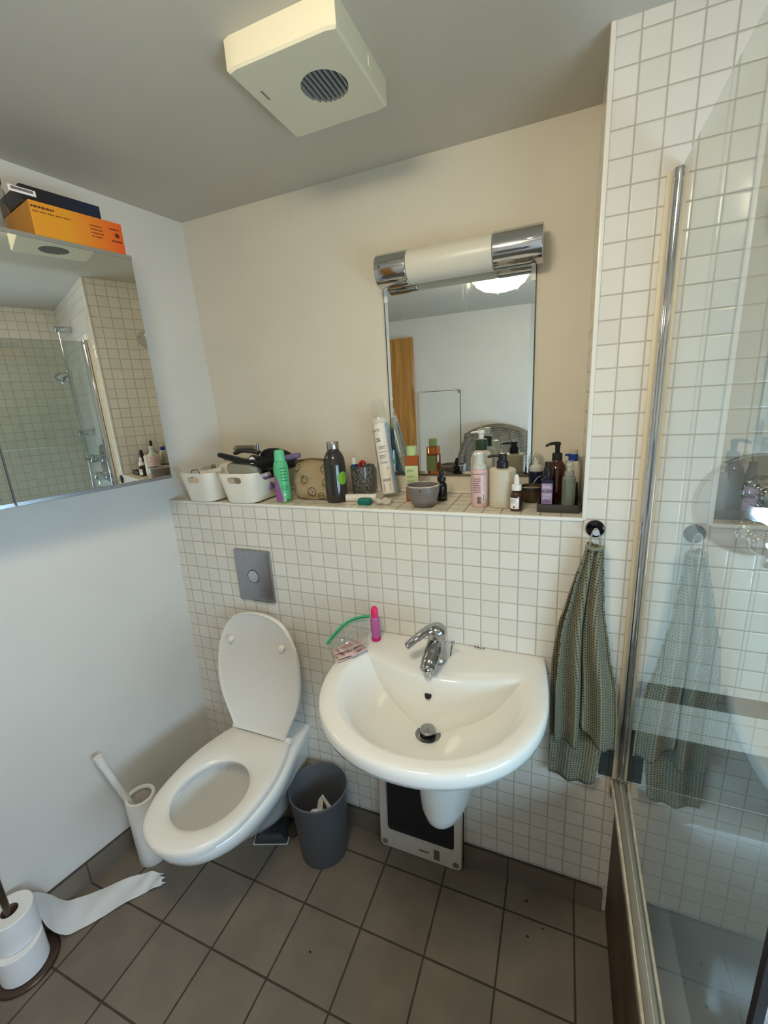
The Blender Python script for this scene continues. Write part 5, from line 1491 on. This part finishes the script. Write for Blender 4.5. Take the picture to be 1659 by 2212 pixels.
# ------------------------------------------------------------------ things at the rear of the room, seen in the mirror
def access_panel():
    t = thing('access_panel', 'white flat access panel on the rear wall, reflected in the mirror', 'panel', (.29, REAR, .55))
    mesh_obj('panel_board', Box(-.185, .188, 0, .012, 0, 1.052, bev=.002), m_wall_l, t, False)
    bm = bmesh.new(); box(bm, .188, .193, 0, .006, 0, 1.056); box(bm, -.185, .193, 0, .006, 1.052, 1.056)
    mesh_obj('dark_gap', bm, M('dark_gap', srgb(92, 88, 80), .8), t, False)
    mesh_obj('corner_latch', Box(.178, .196, .012, .024, 1.03, 1.06, bev=.003), m_steel, t)
access_panel()
def sweater():
    rl = thing('towel_rail', 'white wall rail on the rear wall under the hanging knit', 'rail', (.80, REAR, 1.2))
    mesh_obj('rail_bar', Tube([(-.26, .07, 0), (.26, .07, 0)], .011, seg=16), m_white_p, rl)
    for x in (-.25, .25): mesh_obj('rail_post', Tube([(x, 0, 0), (x, .07, 0)], .008, seg=12), m_white_p, rl)
    t = thing('knit_sweater', 'grey knitted sweater draped over a rail, reflected in the mirror', 'sweater', (.80, REAR + .07, 1.2))
    def km():
        m, nt, p = new_mat('grey_knit'); N = nt.nodes.new; L = nt.links.new
        g = N('ShaderNodeNewGeometry'); n = N('ShaderNodeTexNoise'); n.inputs['Scale'].default_value = 130; n.inputs['Detail'].default_value = 4; L(g.outputs['Position'], n.inputs['Vector'])
        cr = N('ShaderNodeValToRGB'); cr.color_ramp.elements[0].position = .35; cr.color_ramp.elements[1].position = .65
        cr.color_ramp.elements[0].color = (*srgb(84, 78, 68), 1); cr.color_ramp.elements[1].color = (*srgb(150, 142, 126), 1)
        L(n.outputs['Fac'], cr.inputs[0]); L(cr.outputs[0], p.inputs['Base Color']); p.inputs['Roughness'].default_value = .95
        b = N('ShaderNodeBump'); b.inputs['Strength'].default_value = .6; b.inputs['Distance'].default_value = .004; L(n.outputs['Fac'], b.inputs['Height']); L(b.outputs[0], p.inputs['Normal'])
        return m
    k = km()
    def arch(x): return .075 * math.cos(x / .26 * PI / 2) ** .8 if abs(x) < .26 else 0
    bm = bmesh.new(); nx = 40; rows = []
    prof = [(.030, -.50), (.034, -.30), (.040, -.10), (.042, -.02), (.036, .02), (.02, .032), (0, .036), (-.02, .030), (-.032, .0), (-.030, -.12), (-.03, -.30)]
    for i in range(nx + 1):
        x = -.27 + .54 * i / nx
        f = .004 * math.sin(i * .9)
        rows.append([(x, yy + (f if yy > .01 else 0), zz + arch(x) * (1 if zz > -.05 else max(0, 1 + (zz + .05) / .4))) for yy, zz in prof])
    vr = [[bm.verts.new(p) for p in r] for r in rows]
    for a, b in zip(vr, vr[1:]):
        for j in range(len(prof) - 1): bm.faces.new((a[j], a[j + 1], b[j + 1], b[j]))
    o = mesh_obj('knit_body', bm, k, t, True, 80)
    s = o.modifiers.new('s', 'SOLIDIFY'); s.thickness = .01
    for q in range(3):
        bm = bmesh.new(); tube(bm, [(-.20 + .4 * i / 20, .046 - .004 * q, .012 + arch(-.20 + .4 * i / 20) - .02 * q) for i in range(21)], .008, seg=8)
        mesh_obj('ribbed_edge', bm, k, t)
    mesh_obj('sleeve', Tube(catmull([(-.22, .03, .0), (-.27, .035, -.08), (-.30, .04, -.20), (-.29, .04, -.36)], 6), [.05] * 7 + [.045] * 6 + [.04] * 6, seg=14, flat=.6), k, t)
    j = thing('jeans', 'dark blue jeans hanging beside the grey knit, seen in the mirror', 'jeans', (1.15, REAR + .02, 1.18))
    bm = bmesh.new(); loft(bm, [[(x, y + .056, z) for x, y in rrect(w_, .008, .007)] for w_, z in ((.03, .03), (.05, .0), (.065, -.15), (.07, -.45))], True, True)
    mesh_obj('denim', bm, M('blue_denim', srgb(52, 66, 92), .9), j)
sweater()
